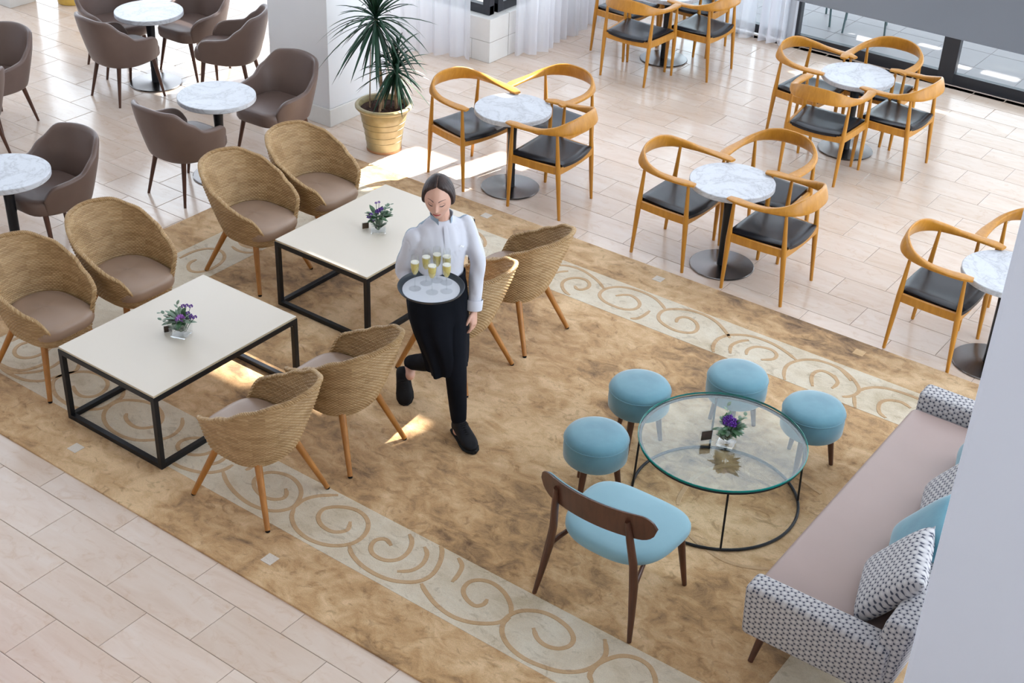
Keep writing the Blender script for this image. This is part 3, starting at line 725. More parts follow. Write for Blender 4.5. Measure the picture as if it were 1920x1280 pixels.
# ---- wicker tub chair (faces +x)
def make_wicker():
    t = thing('wicker_chair', '', 'chair', group='wicker tub chairs')
    Z0 = .315
    rimtab = [(0, .795), (25, .785), (50, .735), (80, .655), (105, .59), (124, .548), (134, .530), (143, .44), (151, .372), (165, .362), (180, .360)]
    def rim(a): return lin(rimtab, abs(math.degrees(a))) if abs(math.degrees(a)) > 124 else interp(rimtab, abs(math.degrees(a)))
    rimc = [rim(-PI + 2 * PI * i / 720) for i in range(721)]
    for _ in range(10): rimc = [(rimc[max(i - 3, 0)] + rimc[i] + rimc[min(i + 3, 720)]) / 3 for i in range(721)]
    def rims(a): x = (a + PI) / (2 * PI) * 720; i = int(min(719, max(0, x))); f = x - i; return rimc[i] * (1 - f) + rimc[i + 1] * f
    def pt(a, z, off=0):
        w = max(0, (z - Z0) / .48)
        axb = .190 + .190 * w ** .85; axf = .256 + .028 * min(1, w * 1.6); ay = .200 + .101 * min(1, w * 1.35) ** .8
        k = .5 - .5 * math.cos(min(PI, max(0, (abs(a) - PI / 2 + .5)) / 1.0 * PI)) if abs(abs(a) - PI / 2) < .5 else (0 if abs(a) < PI / 2 else 1)
        ax = axb * (1 - k) + axf * k
        r = sup(a, ax, ay, 2.35 + .9 * k) + off; return Vector((-math.cos(a) * r, math.sin(a) * r, z))
    stakes, rows = 124, 46; su, sv = 3, 4
    NU, NV = stakes * su, rows * sv
    def surface(inner):
        V = []; Fq = []; UV = []
        for i in range(NU + 1):
            a = -PI + 2 * PI * i / NU; z1 = rims(a)
            for j in range(NV + 1):
                z = Z0 + (z1 - Z0) * 1.0 * j / NV if False else Z0 + .48 * j / NV
                z = min(z, z1)
                row = j // sv; ph = i / su * PI + row * PI
                cv = math.cos(ph); sn = math.sin(PI * (j % sv) / sv); d = .0030 * math.copysign(abs(cv) ** .6, cv) * sn + .0050 * sn - .0055
                if z >= z1: d = 0
                V.append(pt(a, z, (-.021 - d) if inner else d)); UV.append((i / su + .5, j / sv))
        for i in range(NU):
            for j in range(NV):
                q = i * (NV + 1) + j
                if V[q].z >= rims(-PI + 2 * PI * i / NU) - 1e-6 and V[q + NV + 1].z >= rims(-PI + 2 * PI * (i + 1) / NU) - 1e-6: continue
                f = (q, q + NV + 1, q + NV + 2, q + 1); Fq.append(f if not inner else f[::-1])
        me = bpy.data.meshes.new('weave'); me.from_pydata([tuple(v) for v in V], [], Fq)
        ul = me.uv_layers.new(name='UVMap')
        for p in me.polygons:
            p.use_smooth = True
            for li in p.loop_indices: ul.data[li].uv = UV[me.loops[li].vertex_index]
        me.update(); return me
    obj('outer_weave', surface(False), 'wicker', t); obj('inner_weave', surface(True), 'wicker', t)
    # plaited rim: three strands wound round each other
    for s in range(3):
        pts = []; n = 430
        for i in range(n):
            a = -PI + 2 * PI * i / n; c = pt(a, rims(a), -.0105); nrm = Vector((c.x, c.y, 0)).normalized(); th = 58 * a + s * 2 * PI / 3
            pts.append(c + nrm * (.0100 * math.cos(th)) + Vector((0, 0, .0068 * math.sin(th) + .001)))
        mb = MB().tube(pts, .0066, 6, closed=True); me = mb.mesh('rim_plait'); ul = me.uv_layers.new(name='UVMap')
        for p in me.polygons:
            for li in p.loop_indices: ul.data[li].uv = (p.index / 36, s * 3.3)
        obj('rim_plait', me, 'wicker', t)
    # woven underside / seat deck
    rings = []
    for z, k in ((Z0 + .004, .99), (Z0 - .010, .95), (Z0 - .014, .5), (Z0 - .015, .02)): rings.append([pt(-PI + 2 * PI * i / 64, Z0) * k * Vector((1, 1, 0)).length / math.sqrt(2) + Vector((0, 0, z - Z0 * k)) for i in range(64)])
    obj('underside', MB().loft(rings, True, False, True), 'wicker', t)
    # cushion
    rings = []
    for z, s in ((.358, .90), (.366, .965), (.385, .99), (.415, .99), (.432, .965), (.443, .91), (.449, .80), (.452, .55), (.453, .02)):
        ring = []
        for k in range(56):
            a = -PI + 2 * PI * k / 56; c = pt(a, .43, -.026); front = smoothstep((abs(a) - 1.9) / .45)
            c = Vector((c.x + .034 * front, c.y * (1 + .02 * front), 0)); wv = .004 * math.sin(3 * a + 1) * (1 - s)
            ring.append(Vector((c.x * s, c.y * s, z + wv)))
        rings.append(ring)
    obj('cushion', MB().loft(rings), 'taupe_leather', t)
    for sx, sy, tx, ty in ((.150, .150, .268, .252), (-.135, .140, -.272, .236)):
        for s in (-1, 1):
            l = obj('leg', frustum(MB(), (sx, s * sy, .325), (tx, s * ty, .008), .0215, .0145, 14), 'teak', t)
            obj('foot_pad', MB().lathe([(.0125, 0), (.0135, .002), (.0135, .009)], 12, (tx, s * ty)), 'dark_rubber', l)
    return t
WK = Maker(make_wicker())
WK.put(-6.445, 4.262, 1, 'outermost wicker tub chair, its seat facing the front coffee table with the pink posy', RZ)
WK.put(-6.425, 4.885, -2, 'wicker tub chair with a puckered cushion, facing the coffee table with the pink posy', RZ)
WK.put(-6.395, 5.968, 0, 'wicker tub chair facing the inner coffee table, its hind leg on the scroll band', RZ)
WK.put(-6.385, 6.585, -2, 'wicker tub chair facing the inner coffee table next to the potted palm', RZ)
WK.put(-4.592, 4.198, 181, 'wicker tub chair with its back to the rug centre, standing on the front scroll band', RZ)
WK.put(-4.565, 4.828, 180, 'wicker tub chair between the waitress and the chair on the front scroll band', RZ)
WK.put(-4.558, 5.878, 180, 'wicker tub chair partly hidden behind the waitress', RZ)
WK.put(-4.545, 6.480, 179, 'wicker tub chair with its back to the rug centre, near the sunlit marble table', RZ)

# ---- coffee table: square black tube frame and cream top
def make_coffee():
    t = thing('coffee_table', '', 'table', group='black framed coffee tables')
    a, b, h, s = .404, .558, .478, .0155
    fr = [((-a, -b), 1), ((a, -b), 1), ((a, b), 1), ((-a, b), 1)]
    for (x, y), _ in fr:
        sx, sy = (1 if x > 0 else -1), (1 if y > 0 else -1); cx, cy = x - sx * s, y - sy * s
        l = obj('leg', MB().box((cx - s, cy - s, 0), (cx + s, cy + s, h), ch=.002), 'black_metal', t)
        obj('screw', MB().lathe([(.004, h - .045), (.0045, h - .046), (.003, h - .049)], 10, (cx - sx * .0, cy - sy * (s + .0))), 'screw_steel', l)
    for z in (s + .001, h - s):
        for y in (-b + s, b - s): obj('frame_rail', MB().box((-a + 2 * s, y - s, z - s), (a - 2 * s, y + s, z + s), ch=.002), 'black_metal', t)
        for x in (-a + s, a - s): obj('frame_rail', MB().box((x - s, -b + 2 * s, z - s), (x + s, b - 2 * s, z + s), ch=.002), 'black_metal', t)
    top = obj('tabletop', MB().box((-a + .004, -b + .004, h + .010), (a - .004, b - .004, h + .016), ch=.002), 'cream_laminate', t)
    obj('tabletop_core', MB().box((-a + .006, -b + .006, h + .0003), (a - .006, b - .006, h + .0098)), 'cream_edge', t)
    return t
CT = Maker(make_coffee())
CT.put(-5.558, 4.538, 0, 'cream coffee table on black frame over the front scroll band, with the pink posy', RZ)
CT.put(-5.551, 6.272, 0, 'cream coffee table on black frame behind the waitress, with the violet posy', RZ)
CTZ = RZ + .494

# ---- glass vase with posy
def leaf_mesh(mb, base, dirv, up, L, w, curl=.3, n=5):
    d = Vector(dirv).normalized(); s = d.cross(Vector(up)); 
    if s.length < 1e-3: s = d.cross(Vector((1, 0, 0)))
    s.normalize(); nn = s.cross(d); pts = []
    for i in range(n + 1):
        k = i / n; ww = w * math.sin(PI * min(1, k * .93 + .05)) ** .8; c = Vector(base) + d * (L * k) - nn * (curl * L * k * k)
        pts.append((c - s * ww, c + nn * ww * .25, c + s * ww))
    i0 = mb.addv([q for p in pts for q in p])
    for i in range(n):
        for k in range(2): a = i0 + i * 3 + k; mb.face([a, a + 1, a + 4, a + 3], True)
def vase(name, loc, rz, kind, label, seed):
    rnd = random.Random(seed); t = thing(name, label, 'flower vase', loc, rz, 'small posies in square glass vases'); t.scale = (1.2, 1.2, 1.2)
    h, a, b = .085, .042, .038
    mb = MB()                      # open square tumbler, walls and thick bottom
    ro = [[(sx * a * k, sy * a * k, z) for sx, sy in ((-1, -1), (1, -1), (1, 1), (-1, 1))] for z, k in ((0, .9), (.003, .95), (h, 1.05))]
    ri = [[(sx * b * k, sy * b * k, z) for sx, sy in ((-1, -1), (1, -1), (1, 1), (-1, 1))] for z, k in ((h, 1.06), (.012, .95), (.012, .02))]
    mb.loft(ro + ri, True, True, False, False); obj('glass_cup', mb, 'vase_glass', t)
    obj('glass_foot', MB().box((-a * .92, -a * .92, .001), (a * .92, a * .92, .010), ch=.002), 'thin_glass', t)
    mb = MB()
    for k in range(16):
        an = rnd.random() * 6.28; r = rnd.random() * .018
        leaf_mesh(mb, (r * math.cos(an), r * math.sin(an), .014 + rnd.random() * .02), (math.cos(an) * .5, math.sin(an) * .5, .8), (0, 0, 1), .035 + rnd.random() * .02, .011, .4)
    obj('leaves_in_vase', mb, 'pale_leaf', t)
    nl = 34
    for k in range(nl):
        mb = MB(); an = rnd.random() * 6.28; el = .2 + rnd.random() * .9; r = .012 + .02 * rnd.random()
        leaf_mesh(mb, (r * math.cos(an), r * math.sin(an), h - .015 + rnd.random() * .03), (math.cos(an) * math.cos(el), math.sin(an) * math.cos(el), math.sin(el)), (0, 0, 1), .035 + rnd.random() * .028, .010 + rnd.random() * .005, .35)
        obj('leaf', mb, 'flower_leaf' if (kind != 'pink' or k % 3) and k % 5 else 'pale_leaf', t)
    def sprig(p, q, n, side):
        p, q = Vector(p), Vector(q); st = obj('sprig', MB().tube([p, p.lerp(q, .5) + Vector((0, 0, .006)), q], .0009, 5), 'pale_leaf', t)
        for i in range(n):
            mb = MB(); c = p.lerp(q, .35 + .65 * i / max(1, n - 1)); sg = 1 if i % 2 else -1
            d = (q - p).normalized(); sdv = d.cross(Vector((0, 0, 1))) * sg + d * .5 + Vector((0, 0, .3)); leaf_mesh(mb, c, sdv, (0, 0, 1), .024, .009, .2, 4); obj('leaf', mb, 'pale_leaf', st)
    def bloom(c, r, mat, n=26):
        mb = MB(); c = Vector(c)
        for k in range(n):
            z = 1 - 1.6 * (k + .5) / n; a2 = k * 2.4; rr = math.sqrt(max(0, 1 - z * z)); d = Vector((rr * math.cos(a2), rr * math.sin(a2), z))
            leaf_mesh(mb, c + d * r * .35, d, Vector((math.sin(k), math.cos(k), .3)), r * .75, r * .30, .1, 3)
        b_ = obj('bloom', mb, mat, t)
        obj('stem', MB().tube([(c.x * .3, c.y * .3, .02), (c.x * .6, c.y * .6, c.z * .6), c], .0014, 6), 'flower_leaf', b_)
    if kind == 'pink':
        bloom((.012, -.016, .10), .024, 'lilac_petal', 34)
        for p in ((.045, .035, .150), (.025, .030, .152), (.005, .03, .146), (.062, -.004, .122), (.075, .012, .108), (.055, .012, .10), (.035, .02, .118)): bloom(p, .011, 'violet_petal', 18)
        sprig((0, 0, .08), (-.085, -.03, .125), 5, 1); sprig((0, 0, .08), (-.07, -.055, .10), 4, 1); sprig((0, 0, .09), (-.02, .02, .155), 4, 1)
    elif kind == 'violet':
        for p in ((-.040, -.026, .112), (-.050, -.022, .098), (-.030, -.03, .085), (.004, .006, .125), (.016, .010, .130), (-.006, .0, .12), (-.012, .03, .158), (.004, .036, .16)): bloom(p, .013 if p[2] < .15 else .008, 'violet_petal', 20)
        sprig((0, 0, .085), (.065, .05, .14), 6, 1); sprig((0, 0, .08), (.07, .02, .115), 5, 1); sprig((.01, 0, .085), (.05, .06, .12), 5, 1)
    else:
        for p in ((.0, .0, .128), (.018, .006, .122), (-.018, .004, .122), (.008, -.018, .120), (-.012, -.014, .118), (.03, .014, .108), (-.006, .02, .125), (.022, -.01, .115)): bloom(p, .016, 'violet_petal', 26)
        sprig((0, 0, .085), (.055, .06, .13), 5, 1); sprig((0, 0, .085), (-.03, .05, .165), 4, 1)
    return t
vase('flower_vase', (-5.52, 4.515, CTZ), math.radians(20), 'pink', 'small glass vase with a pink and violet posy on the front coffee table', 3)
vase('flower_vase', (-5.512, 6.245, CTZ), math.radians(40), 'violet', 'small glass vase with violet flowers on the coffee table behind the waitress', 5)
GTZ = .413
vase('flower_vase', (-2.565, 5.712, GTZ), math.radians(12), 'dome', 'small glass vase with a dome of violet flowers on the round glass table', 9)
def tent_card(loc, rz, label, s=1.0):
    t = thing('tent_card_holder', label, 'card holder', loc, rz, 'clear tent card holders')
    for sg in (-1, 1):
        mb = MB(); mt = Matrix.Translation((0, sg * .014 * s, 0)) @ Matrix.Rotation(sg * .30, 4, 'X')
        mb.box((-.026 * s, -.0012, .0006), (.026 * s, .0012, .052 * s), mt); obj('clear_panel', mb, 'vase_glass', t)
    obj('card', MB().box((-.022 * s, -.0006, .002), (.022 * s, .0006, .045 * s), Matrix.Rotation(.05, 4, 'X')), 'bronze_base', t)
    return t
tent_card((-5.60, 4.485, CTZ), 1.0, 'small tent card holder beside the pink posy')
tent_card((-5.60, 6.215, CTZ), 1.0, 'small tent card holder beside the violet posy in front of the palm')
tent_card((-2.665, 5.665, GTZ), .9, 'clear tent card holder beside the flowers on the round glass table', 1.4)
# ---- round glass table
gt = thing('glass_coffee_table', 'round glass coffee table on a black wire ring base between blue stools and sofa', 'table', (-2.60, 5.735, 0))
GR = .462
def disc(R, z0, z1, n=72):
    mb = MB(); c = [(R * math.cos(2 * PI * k / n), R * math.sin(2 * PI * k / n)) for k in range(n)]
    i = mb.addv([(x, y, z1) for x, y in c]); mb.face(range(i, i + n)); i = mb.addv([(x, y, z0) for x, y in c]); mb.face(list(range(i, i + n))[::-1]); return mb
obj('glass_top', disc(GR - .004, .4005, .4125), 'table_glass', gt)
obj('glass_rim', MB().lathe([(GR - .004, .4005), (GR, .402), (GR, .411), (GR - .004, .4125)], 72, cap0=False, cap1=False), 'glass_edge', gt)
def ring(R, z, r): return MB().tube([(R * math.cos(2 * PI * k / 72), R * math.sin(2 * PI * k / 72), z) for k in range(72)], r, 10, closed=True)
obj('base_ring', ring(.462, RZ + .0085, .0085), 'black_metal', gt)
obj('support_ring', ring(.448, .3905, .0095), 'black_metal', gt)
for k in range(4):
    a = math.radians(-57 + 90 * k); obj('rod', MB().tube([(.462 * math.cos(a), .462 * math.sin(a), RZ + .012), (.448 * math.cos(a), .448 * math.sin(a), .391)], .0062, 10, up=(1, 0, 0)), 'black_metal', gt)
# ---- blue velvet stools
def make_stool():
    t = thing('velvet_stool', '', 'stool', group='round blue velvet stools')
    R = .178
    obj('drum', MB().lathe([(R - .035, .238), (R - .010, .242), (R, .256), (R + .002, .31), (R, .362), (R - .003, .3685)], 48, cap1=False), 'blue_velvet', t)
    obj('seat_pad', MB().lathe([(R - .004, .367), (R, .371), (R - .001, .380), (R - .012, .397), (R - .045, .410), (R - .10, .416), (.002, .418)], 48, cap0=False), 'blue_velvet', t)
    obj('piping', MB().tube([((R) * math.cos(2 * PI * k / 60), R * math.sin(2 * PI * k / 60), .3688) for k in range(60)], .0035, 8, closed=True), 'blue_velvet', t)
    for k in range(3):
        a = math.radians(33 + 120 * k); c, s = math.cos(a), math.sin(a)
        obj('leg', frustum(MB(), (.112 * c, .112 * s, .244), (.152 * c, .152 * s, 0), .022, .0125, 12), 'walnut', t)
    return t
ST = Maker(make_stool())
ST.put(-3.234, 5.91, 10, 'blue velvet stool between two other stools, closest to the waitress', RZ)
ST.put(-2.851, 6.377, 20, 'blue velvet stool seen through the glass table, beside the far scroll band', RZ)
ST.put(-2.348, 6.352, 0, 'blue velvet stool nearest the sofa', RZ)
ST.put(-3.161, 5.343, 0, 'blue velvet stool right in front of the blue padded chair', RZ)

# ---- blue padded chair with bent wooden back (faces +x)
bc = thing('padded_chair', 'walnut chair with pale blue padded seat and curved wooden backrest', 'chair', (-2.625, 4.76, RZ), math.radians(90))
rings = []
for z, s in ((.372, .90), (.378, .965), (.392, .995), (.412, .995), (.428, .97), (.438, .91), (.443, .78), (.446, .5), (.447, .02)):
    rg = []
    for k in range(64):
        a = 2 * PI * k / 64; r = sup(a, .262, .290, 3.6 if math.cos(a) > 0 else 2.7); x, y = math.cos(a) * r, math.sin(a) * r
        y *= 1 + .06 * x / .262; rg.append((x * s + .018, y * s, z))
    rings.append(rg)
obj('seat', MB().loft(rings), 'pale_blue_fabric', bc)
def backband(off, th, y1, z0, z1, mat, nm, lean=.20):
    # rounded band bent around the sitter
    ny, nz = 28, 10; V = []; Fq = []
    for side in (0, 1):
        for i in range(ny + 1):
            v = math.sin(PI / 2 * (-1 + 2 * i / ny)) * .5 + .5 * (-1 + 2 * i / ny); hh = 1 if abs(v) < .76 else math.sqrt(max(0, 1 - ((abs(v) - .76) / .24) ** 2))
            for j in range(nz + 1):
                w = -1 + 2 * j / nz; zc = (z0 + z1) / 2; z = zc + w * (z1 - z0) / 2 * max(.04, hh)
                y = v * y1; x = -.335 + .36 * (abs(y) ** 2.1) * 2.1 - lean * (z - zc) + off + (th if side else 0) * (1 - .5 * (abs(w) ** 6))
                V.append((x, y, z))
    n1 = (ny + 1) * (nz + 1); I = lambda i, j: i * (nz + 1) + j
    for i in range(ny):
        for j in range(nz):
            Fq.append((I(i, j), I(i, j + 1), I(i + 1, j + 1), I(i + 1, j))); Fq.append((n1 + I(i, j), n1 + I(i + 1, j), n1 + I(i + 1, j + 1), n1 + I(i, j + 1)))
    for i in range(ny):
        Fq.append((I(i, 0), I(i + 1, 0), n1 + I(i + 1, 0), n1 + I(i, 0))); Fq.append((I(i, nz), n1 + I(i, nz), n1 + I(i + 1, nz), I(i + 1, nz)))
    for j in range(nz):
        Fq.append((I(0, j), n1 + I(0, j), n1 + I(0, j + 1), I(0, j + 1))); Fq.append((I(ny, j), I(ny, j + 1), n1 + I(ny, j + 1), n1 + I(ny, j)))
    return obj(nm, new_mesh(nm, V, Fq), mat, bc)
backband(0, .016, .325, .625, .785, 'walnut', 'backrest')
backband(.017, .016, .312, .634, .777, 'pale_blue_fabric', 'back_pad')
for s in (-1, 1):
    P = [(-.318, s * .200, .735), (-.302, s * .212, .62), (-.276, s * .230, .46), (-.268, s * .245 + .006, .33), (-.280, s * .266 + .014, .15), (-.295, s * .284 + .022, 0)]
    l = obj('leg', MB().tube(P, [(.012, .017), (.017, .023), (.018, .026), (.021, .028), (.016, .020), (.0115, .0125)], 12, up=(0, 1, 0)), 'walnut', bc)
    obj('brace', MB().tube([(-.264, s * .246, .335), (-.21, s * .232, .352), (-.11, s * .205, .372)], [(.012, .016), (.012, .015), (.010, .014)], 10, up=(0, 1, 0)), 'walnut', l)
    obj('leg', frustum(MB(), (.185, s * .225, .378), (.236, s * .281 + .018, 0), .023, .0125, 12), 'walnut', bc)
obj('seat_bearer', MB().box((-.14, -.215, .350), (.22, -.185, .374), ch=.004), 'walnut', bc); obj('seat_bearer', MB().box((-.14, .185, .350), (.22, .215, .374), ch=.004), 'walnut', bc)

# ---- sofa
sofa = thing('lounge_sofa', 'long sofa with taupe leather seat and black and white petal patterned frame', 'sofa', (-1.55, 5.75, RZ))
def soft_box(name, lo, hi, mat, lean=None, ch=.03, parent=None):
    mb = MB(); bm = bmesh.new(); bmesh.ops.create_cube(bm, size=1)
    for v in bm.verts: v.co = Vector([(lo[i] + hi[i]) / 2 + v.co[i] * (hi[i] - lo[i]) for i in range(3)])
    if lean:
        for v in bm.verts:
            if v.co.z > (lo[2] + hi[2]) / 2: v.co += Vector(lean)
    bmesh.ops.bevel(bm, geom=bm.edges[:], offset=ch, segments=4, affect='EDGES', profile=.5)
    mb.take(bm, None, True); me = mb.mesh(name); box_uv(me); return obj(name, me, mat, parent or sofa)
soft_box('seat_base', (-.34, -.96, .185), (.30, .96, .30), 'petal_fabric', ch=.02)
soft_box('seat_cushion', (-.352, -.938, .285), (.285, .938, .418), 'sofa_leather', ch=.035)
soft_box('arm', (-.345, -1.075, .185), (.36, -.935, .500), 'petal_fabric', lean=(0, -.030, 0), ch=.028)
soft_box('arm', (-.345, .935, .185), (.36, 1.075, .500), 'petal_fabric', lean=(0, .030, 0), ch=.028)
soft_box('backrest', (.235, -1.072, .187), (.372, 1.072, .640), 'petal_fabric', lean=(.075, 0, 0), ch=.030)
for sx in (-1, 1):
    for sy in (-1, 1): obj('leg', frustum(MB(), (.26 * sx, .96 * sy, .19), (.285 * sx, 1.03 * sy, 0), .024, .014, 12), 'walnut', sofa)
def pillow(loc, u, v, mat, label, w=.21, th=.07):
    u = Vector(u).normalized(); v = Vector(v); v = (v - u * v.dot(u)).normalized(); n = u.cross(v)
    N = 22; V = []; Fq = []; UV = []
    for s in (1, -1):
        for i in range(N + 1):
            for j in range(N + 1):
                a, b = -1 + 2 * i / N, -1 + 2 * j / N
                pu = 1 - .07 * (1 - a * a) if abs(b) > 0 else 1
                x = a * (1 - .06 * (1 - b * b) * abs(a) ** 3); y = b * (1 - .06 * (1 - a * a) * abs(b) ** 3)
                h = th * ((1 - a ** 4) * (1 - b ** 4)) ** .5
                V.append(u * (x * w) + v * (y * w) + n * (s * h)); UV.append((x * w, y * w))
    n1 = (N + 1) ** 2; I = lambda i, j: i * (N + 1) + j
    for i in range(N):
        for j in range(N):
            q = (I(i, j), I(i + 1, j), I(i + 1, j + 1), I(i, j + 1)); Fq.append(q); Fq.append(tuple(n1 + k for k in q[::-1]))
    bm = bmesh.new(); me = bpy.data.meshes.new('scatter_cushion'); me.from_pydata([tuple(p) for p in V], [], Fq)
    ul = me.uv_layers.new(name='UVMap')
    for p in me.polygons:
        p.use_smooth = True
        for li in p.loop_indices: ul.data[li].uv = UV[me.loops[li].vertex_index]
    bm.from_mesh(me); bmesh.ops.remove_doubles(bm, verts=bm.verts[:], dist=.0006); bm.to_mesh(me); bm.free()
    o = tag(obj('scatter_cushion', me, mat), label, 'cushion', 'scatter cushions on the sofa'); o.location = loc; return o
PU, PV = Vector((-.115, .41, .03)), Vector((.258, .047, .34))
def lean_at(px, py, z=.475): return G(px, py, z) - PU * .5 + PV * .5        # from the far lower corner of a cushion on the seat
pillow((-1.344, 5.034, .612), PU, PV, 'petal_fabric', 'petal patterned cushion in the sofa corner against the near arm')
pillow(lean_at(1668, 985) + Vector((.03, 0, -.01)), PU, PV, 'teal_velvet', 'plain teal velvet cushion leaning between the two patterned ones')
pillow(lean_at(1727, 908) + Vector((.03, 0, -.01)), PU, PV, 'petal_fabric', 'petal patterned cushion in the middle of the sofa between teal ones')
pillow(lean_at(1790, 838) + Vector((.03, 0, -.01)), PU, PV, 'teal_velvet', 'teal velvet cushion mostly hidden by the white pillar')

# ---- potted dracaena
def pot(mb, k=1.0, kz=1.0):
    return mb.lathe([(r_, z_ * kz) for r_, z_ in [(.118 * k, 0), (.140 * k, .004), (.143 * k, .02), (.150 * k, .10), (.165 * k, .22), (.187 * k, .34), (.203 * k, .415), (.200 * k, .425), (.222 * k, .432), (.236 * k, .452), (.236 * k, .470), (.226 * k, .480), (.205 * k, .478), (.196 * k, .455), (.190 * k, .40), (.02, .39)]], 48)
pl = thing('potted_palm', 'tall dracaena palm in a glazed ochre pot at the foot of the square column', 'potted plant', (-7.12, 8.155, 0))
obj('pot', pot(MB(), 1.0, .84), 'ceramic_pot', pl); obj('pot_foot', MB().lathe([(.139, .0005), (.146, .002), (.147, .014), (.1445, .020)], 40), 'terracotta', pl)
for z in (.095, .147, .214, .265):
    r = lin([(.017, .143), (.084, .150), (.185, .165), (.286, .187)], z); obj('pot_groove', MB().tube([((r + .0005) * math.cos(2 * PI * k / 40), (r + .0005) * math.sin(2 * PI * k / 40), z + .006 * math.sin(2 * PI * k / 40)) for k in range(40)], .003, 6, closed=True), 'ceramic_pot', pl)
V = []; Fq = []; rnd = random.Random(4); nr, na = 8, 36
V.append((0, 0, .362))
for i in range(1, nr + 1):
    for k in range(na): r = .194 * i / nr; V.append((r * math.cos(2 * PI * k / na), r * math.sin(2 * PI * k / na), .357 + rnd.uniform(-.010, .012) * (1 if i < nr else 0)))
for k in range(na): Fq.append((0, 1 + k, 1 + (k + 1) % na))
for i in range(nr - 1):
    for k in range(na): a = 1 + i * na; Fq.append((a + k, a + na + k, a + na + (k + 1) % na, a + (k + 1) % na))
obj('soil', new_mesh('soil', V, Fq), 'soil', pl)
def trunk(p0, p1, r, mid=(0, 0, 0)):
    p0, p1 = Vector(p0), Vector(p1); P = catmull([p0, p0.lerp(p1, .5) + Vector(mid), p1], 8); return obj('trunk', MB().tube(P, [r * (1.15 - .4 * i / len(P)) for i in range(len(P))], 10, up=(1, 0, 0)), 'palm_trunk', pl)
trunk((.00, -.01, .35), (-.045, -.03, 1.11), .0135, (.005, 0, 0)); trunk((.085, .06, .35), (.090, .045, .70), .012); trunk((.03, -.085, .35), (.045, -.07, .55), .011); trunk((-.09, -.07, .35), (-.085, -.05, .95), .005)
def crown(c, n, L, seed, yellow=()):
    rnd = random.Random(seed); c = Vector(c)
    for k in range(n):
        az = k * 2.39996 + rnd.uniform(-.2, .2); u = (k + .5) / n; el = math.radians(80 - 138 * u + rnd.uniform(-10, 10)); l = L * rnd.uniform(.75, 1.1) * (.8 + .3 * math.sin(PI * u))
        d = Vector((math.cos(az) * math.cos(el), math.sin(az) * math.cos(el), math.sin(el))); h = Vector((math.cos(az), math.sin(az), 0)); s = Vector((-math.sin(az), math.cos(az), 0))
        base = c + Vector((0, 0, .10 * (1 - u) - .05)); mb = MB(); rows = []; n_ = 7; droop = rnd.uniform(.28, .65)
        for i in range(n_ + 1):
            t = i / n_; w = .0122 * (math.sin(PI * min(1, .16 + t * .84)) ** .7) * (1 if t < .98 else .1)
            p = base + d * (l * t) + Vector((0, 0, -droop * l * t * t * (.5 + .5 * math.cos(el)))); nn = s.cross(d)
            rows.append([p - s * w, p - nn * w * .45, p + s * w])
        mb.loft(rows, False, False, False); obj('leaf', mb, 'palm_leaf_yellow' if k in yellow else 'palm_leaf', pl)
crown((-.045, -.03, 1.11), 96, .45, 1, (74,)); crown((.090, .045, .70), 66, .32, 2, (58,)); crown((.115, .06, .86), 14, .26, 3)
# gold planter far away
gp = thing('gold_planter', 'gold glazed planter with a small shrub beside the white stone pier', 'planter', (-12.02, 8.86, 0))
obj('pot', pot(MB(), 1.05), 'gold_pot', gp); obj('soil', MB().lathe([(.19, .44), (.001, .446)], 30, cap0=False), 'soil', gp)
mb = MB(); rnd = random.Random(2)
for k in range(120):
    a = rnd.random() * 6.28; e = rnd.uniform(.2, 1.4); leaf_mesh(mb, (rnd.uniform(-.05, .05), rnd.uniform(-.05, .05), .46 + rnd.random() * .3), (math.cos(a) * math.cos(e), math.sin(a) * math.cos(e), math.sin(e)), (0, 0, 1), .22, .03, .4)
obj('foliage', mb, 'palm_leaf', gp)

# ---- rose leather armchair just entering the frame
pk = thing('rose_armchair', 'rose red leather armchair with a rounded back, only its edge showing on the tiles', 'chair', (-4.69, 2.06, 0), math.radians(-60))
rings = []
for z, s in ((.10, .96), (.14, 1.0), (.50, 1.04), (.66, 1.04), (.72, 1.0), (.735, .94), (.72, .88), (.60, .86), (.46, .86)):
    rings.append([(math.cos(2 * PI * k / 48) * .36 * s, math.sin(2 * PI * k / 48) * .38 * s, z - (.20 * smoothstep((math.cos(2 * PI * k / 48) - .2) / .6) if z > .45 else 0)) for k in range(48)])
obj('shell', MB().loft(rings, True, True, False), 'pink_leather', pk)
obj('seat', MB().lathe([(.30, .36), (.318, .38), (.318, .43), (.29, .455), (.01, .46)], 40), 'pink_leather', pk)
for a in (45, 135, 225, 315): obj('leg', frustum(MB(), (.22 * math.cos(math.radians(a)), .22 * math.sin(math.radians(a)), .105), (.25 * math.cos(math.radians(a)), .25 * math.sin(math.radians(a)), 0), .02, .012), 'walnut', pk)

# ---- metal chairs out on the patio
def make_patio_chair():
    t = thing('patio_chair', '', 'chair', group='metal chairs on the patio')
    obj('seat', MB().box((-.21, -.21, .43), (.21, .21, .455), ch=.008), 'outdoor_chair_metal', t)
    for sx in (-1, 1):
        for sy in (-1, 1): obj('leg', MB().tube([(sx * .19, sy * .19, .432), (sx * .215, sy * .215, 0)], .011, 10, up=(1, 0, 0)), 'outdoor_chair_metal', t)
    for sy in (-1, 1): obj('back_post', MB().tube([(-.20, sy * .19, .45), (-.24, sy * .19, .84)], .011, 10, up=(1, 0, 0)), 'outdoor_chair_metal', t)
    for z in (.60, .70, .80): obj('back_slat', MB().box((-.235, -.19, z - .02), (-.222, .19, z + .02), ch=.004), 'outdoor_chair_metal', t)
    return t
PC = Maker(make_patio_chair())
PC.put(-5.93, 13.72, 30, 'metal patio chair outside the glass door beside the curtain', -.006)
PC.put(-5.32, 13.83, 110, 'metal patio chair outside the glass door, further along from the curtain', -.006)
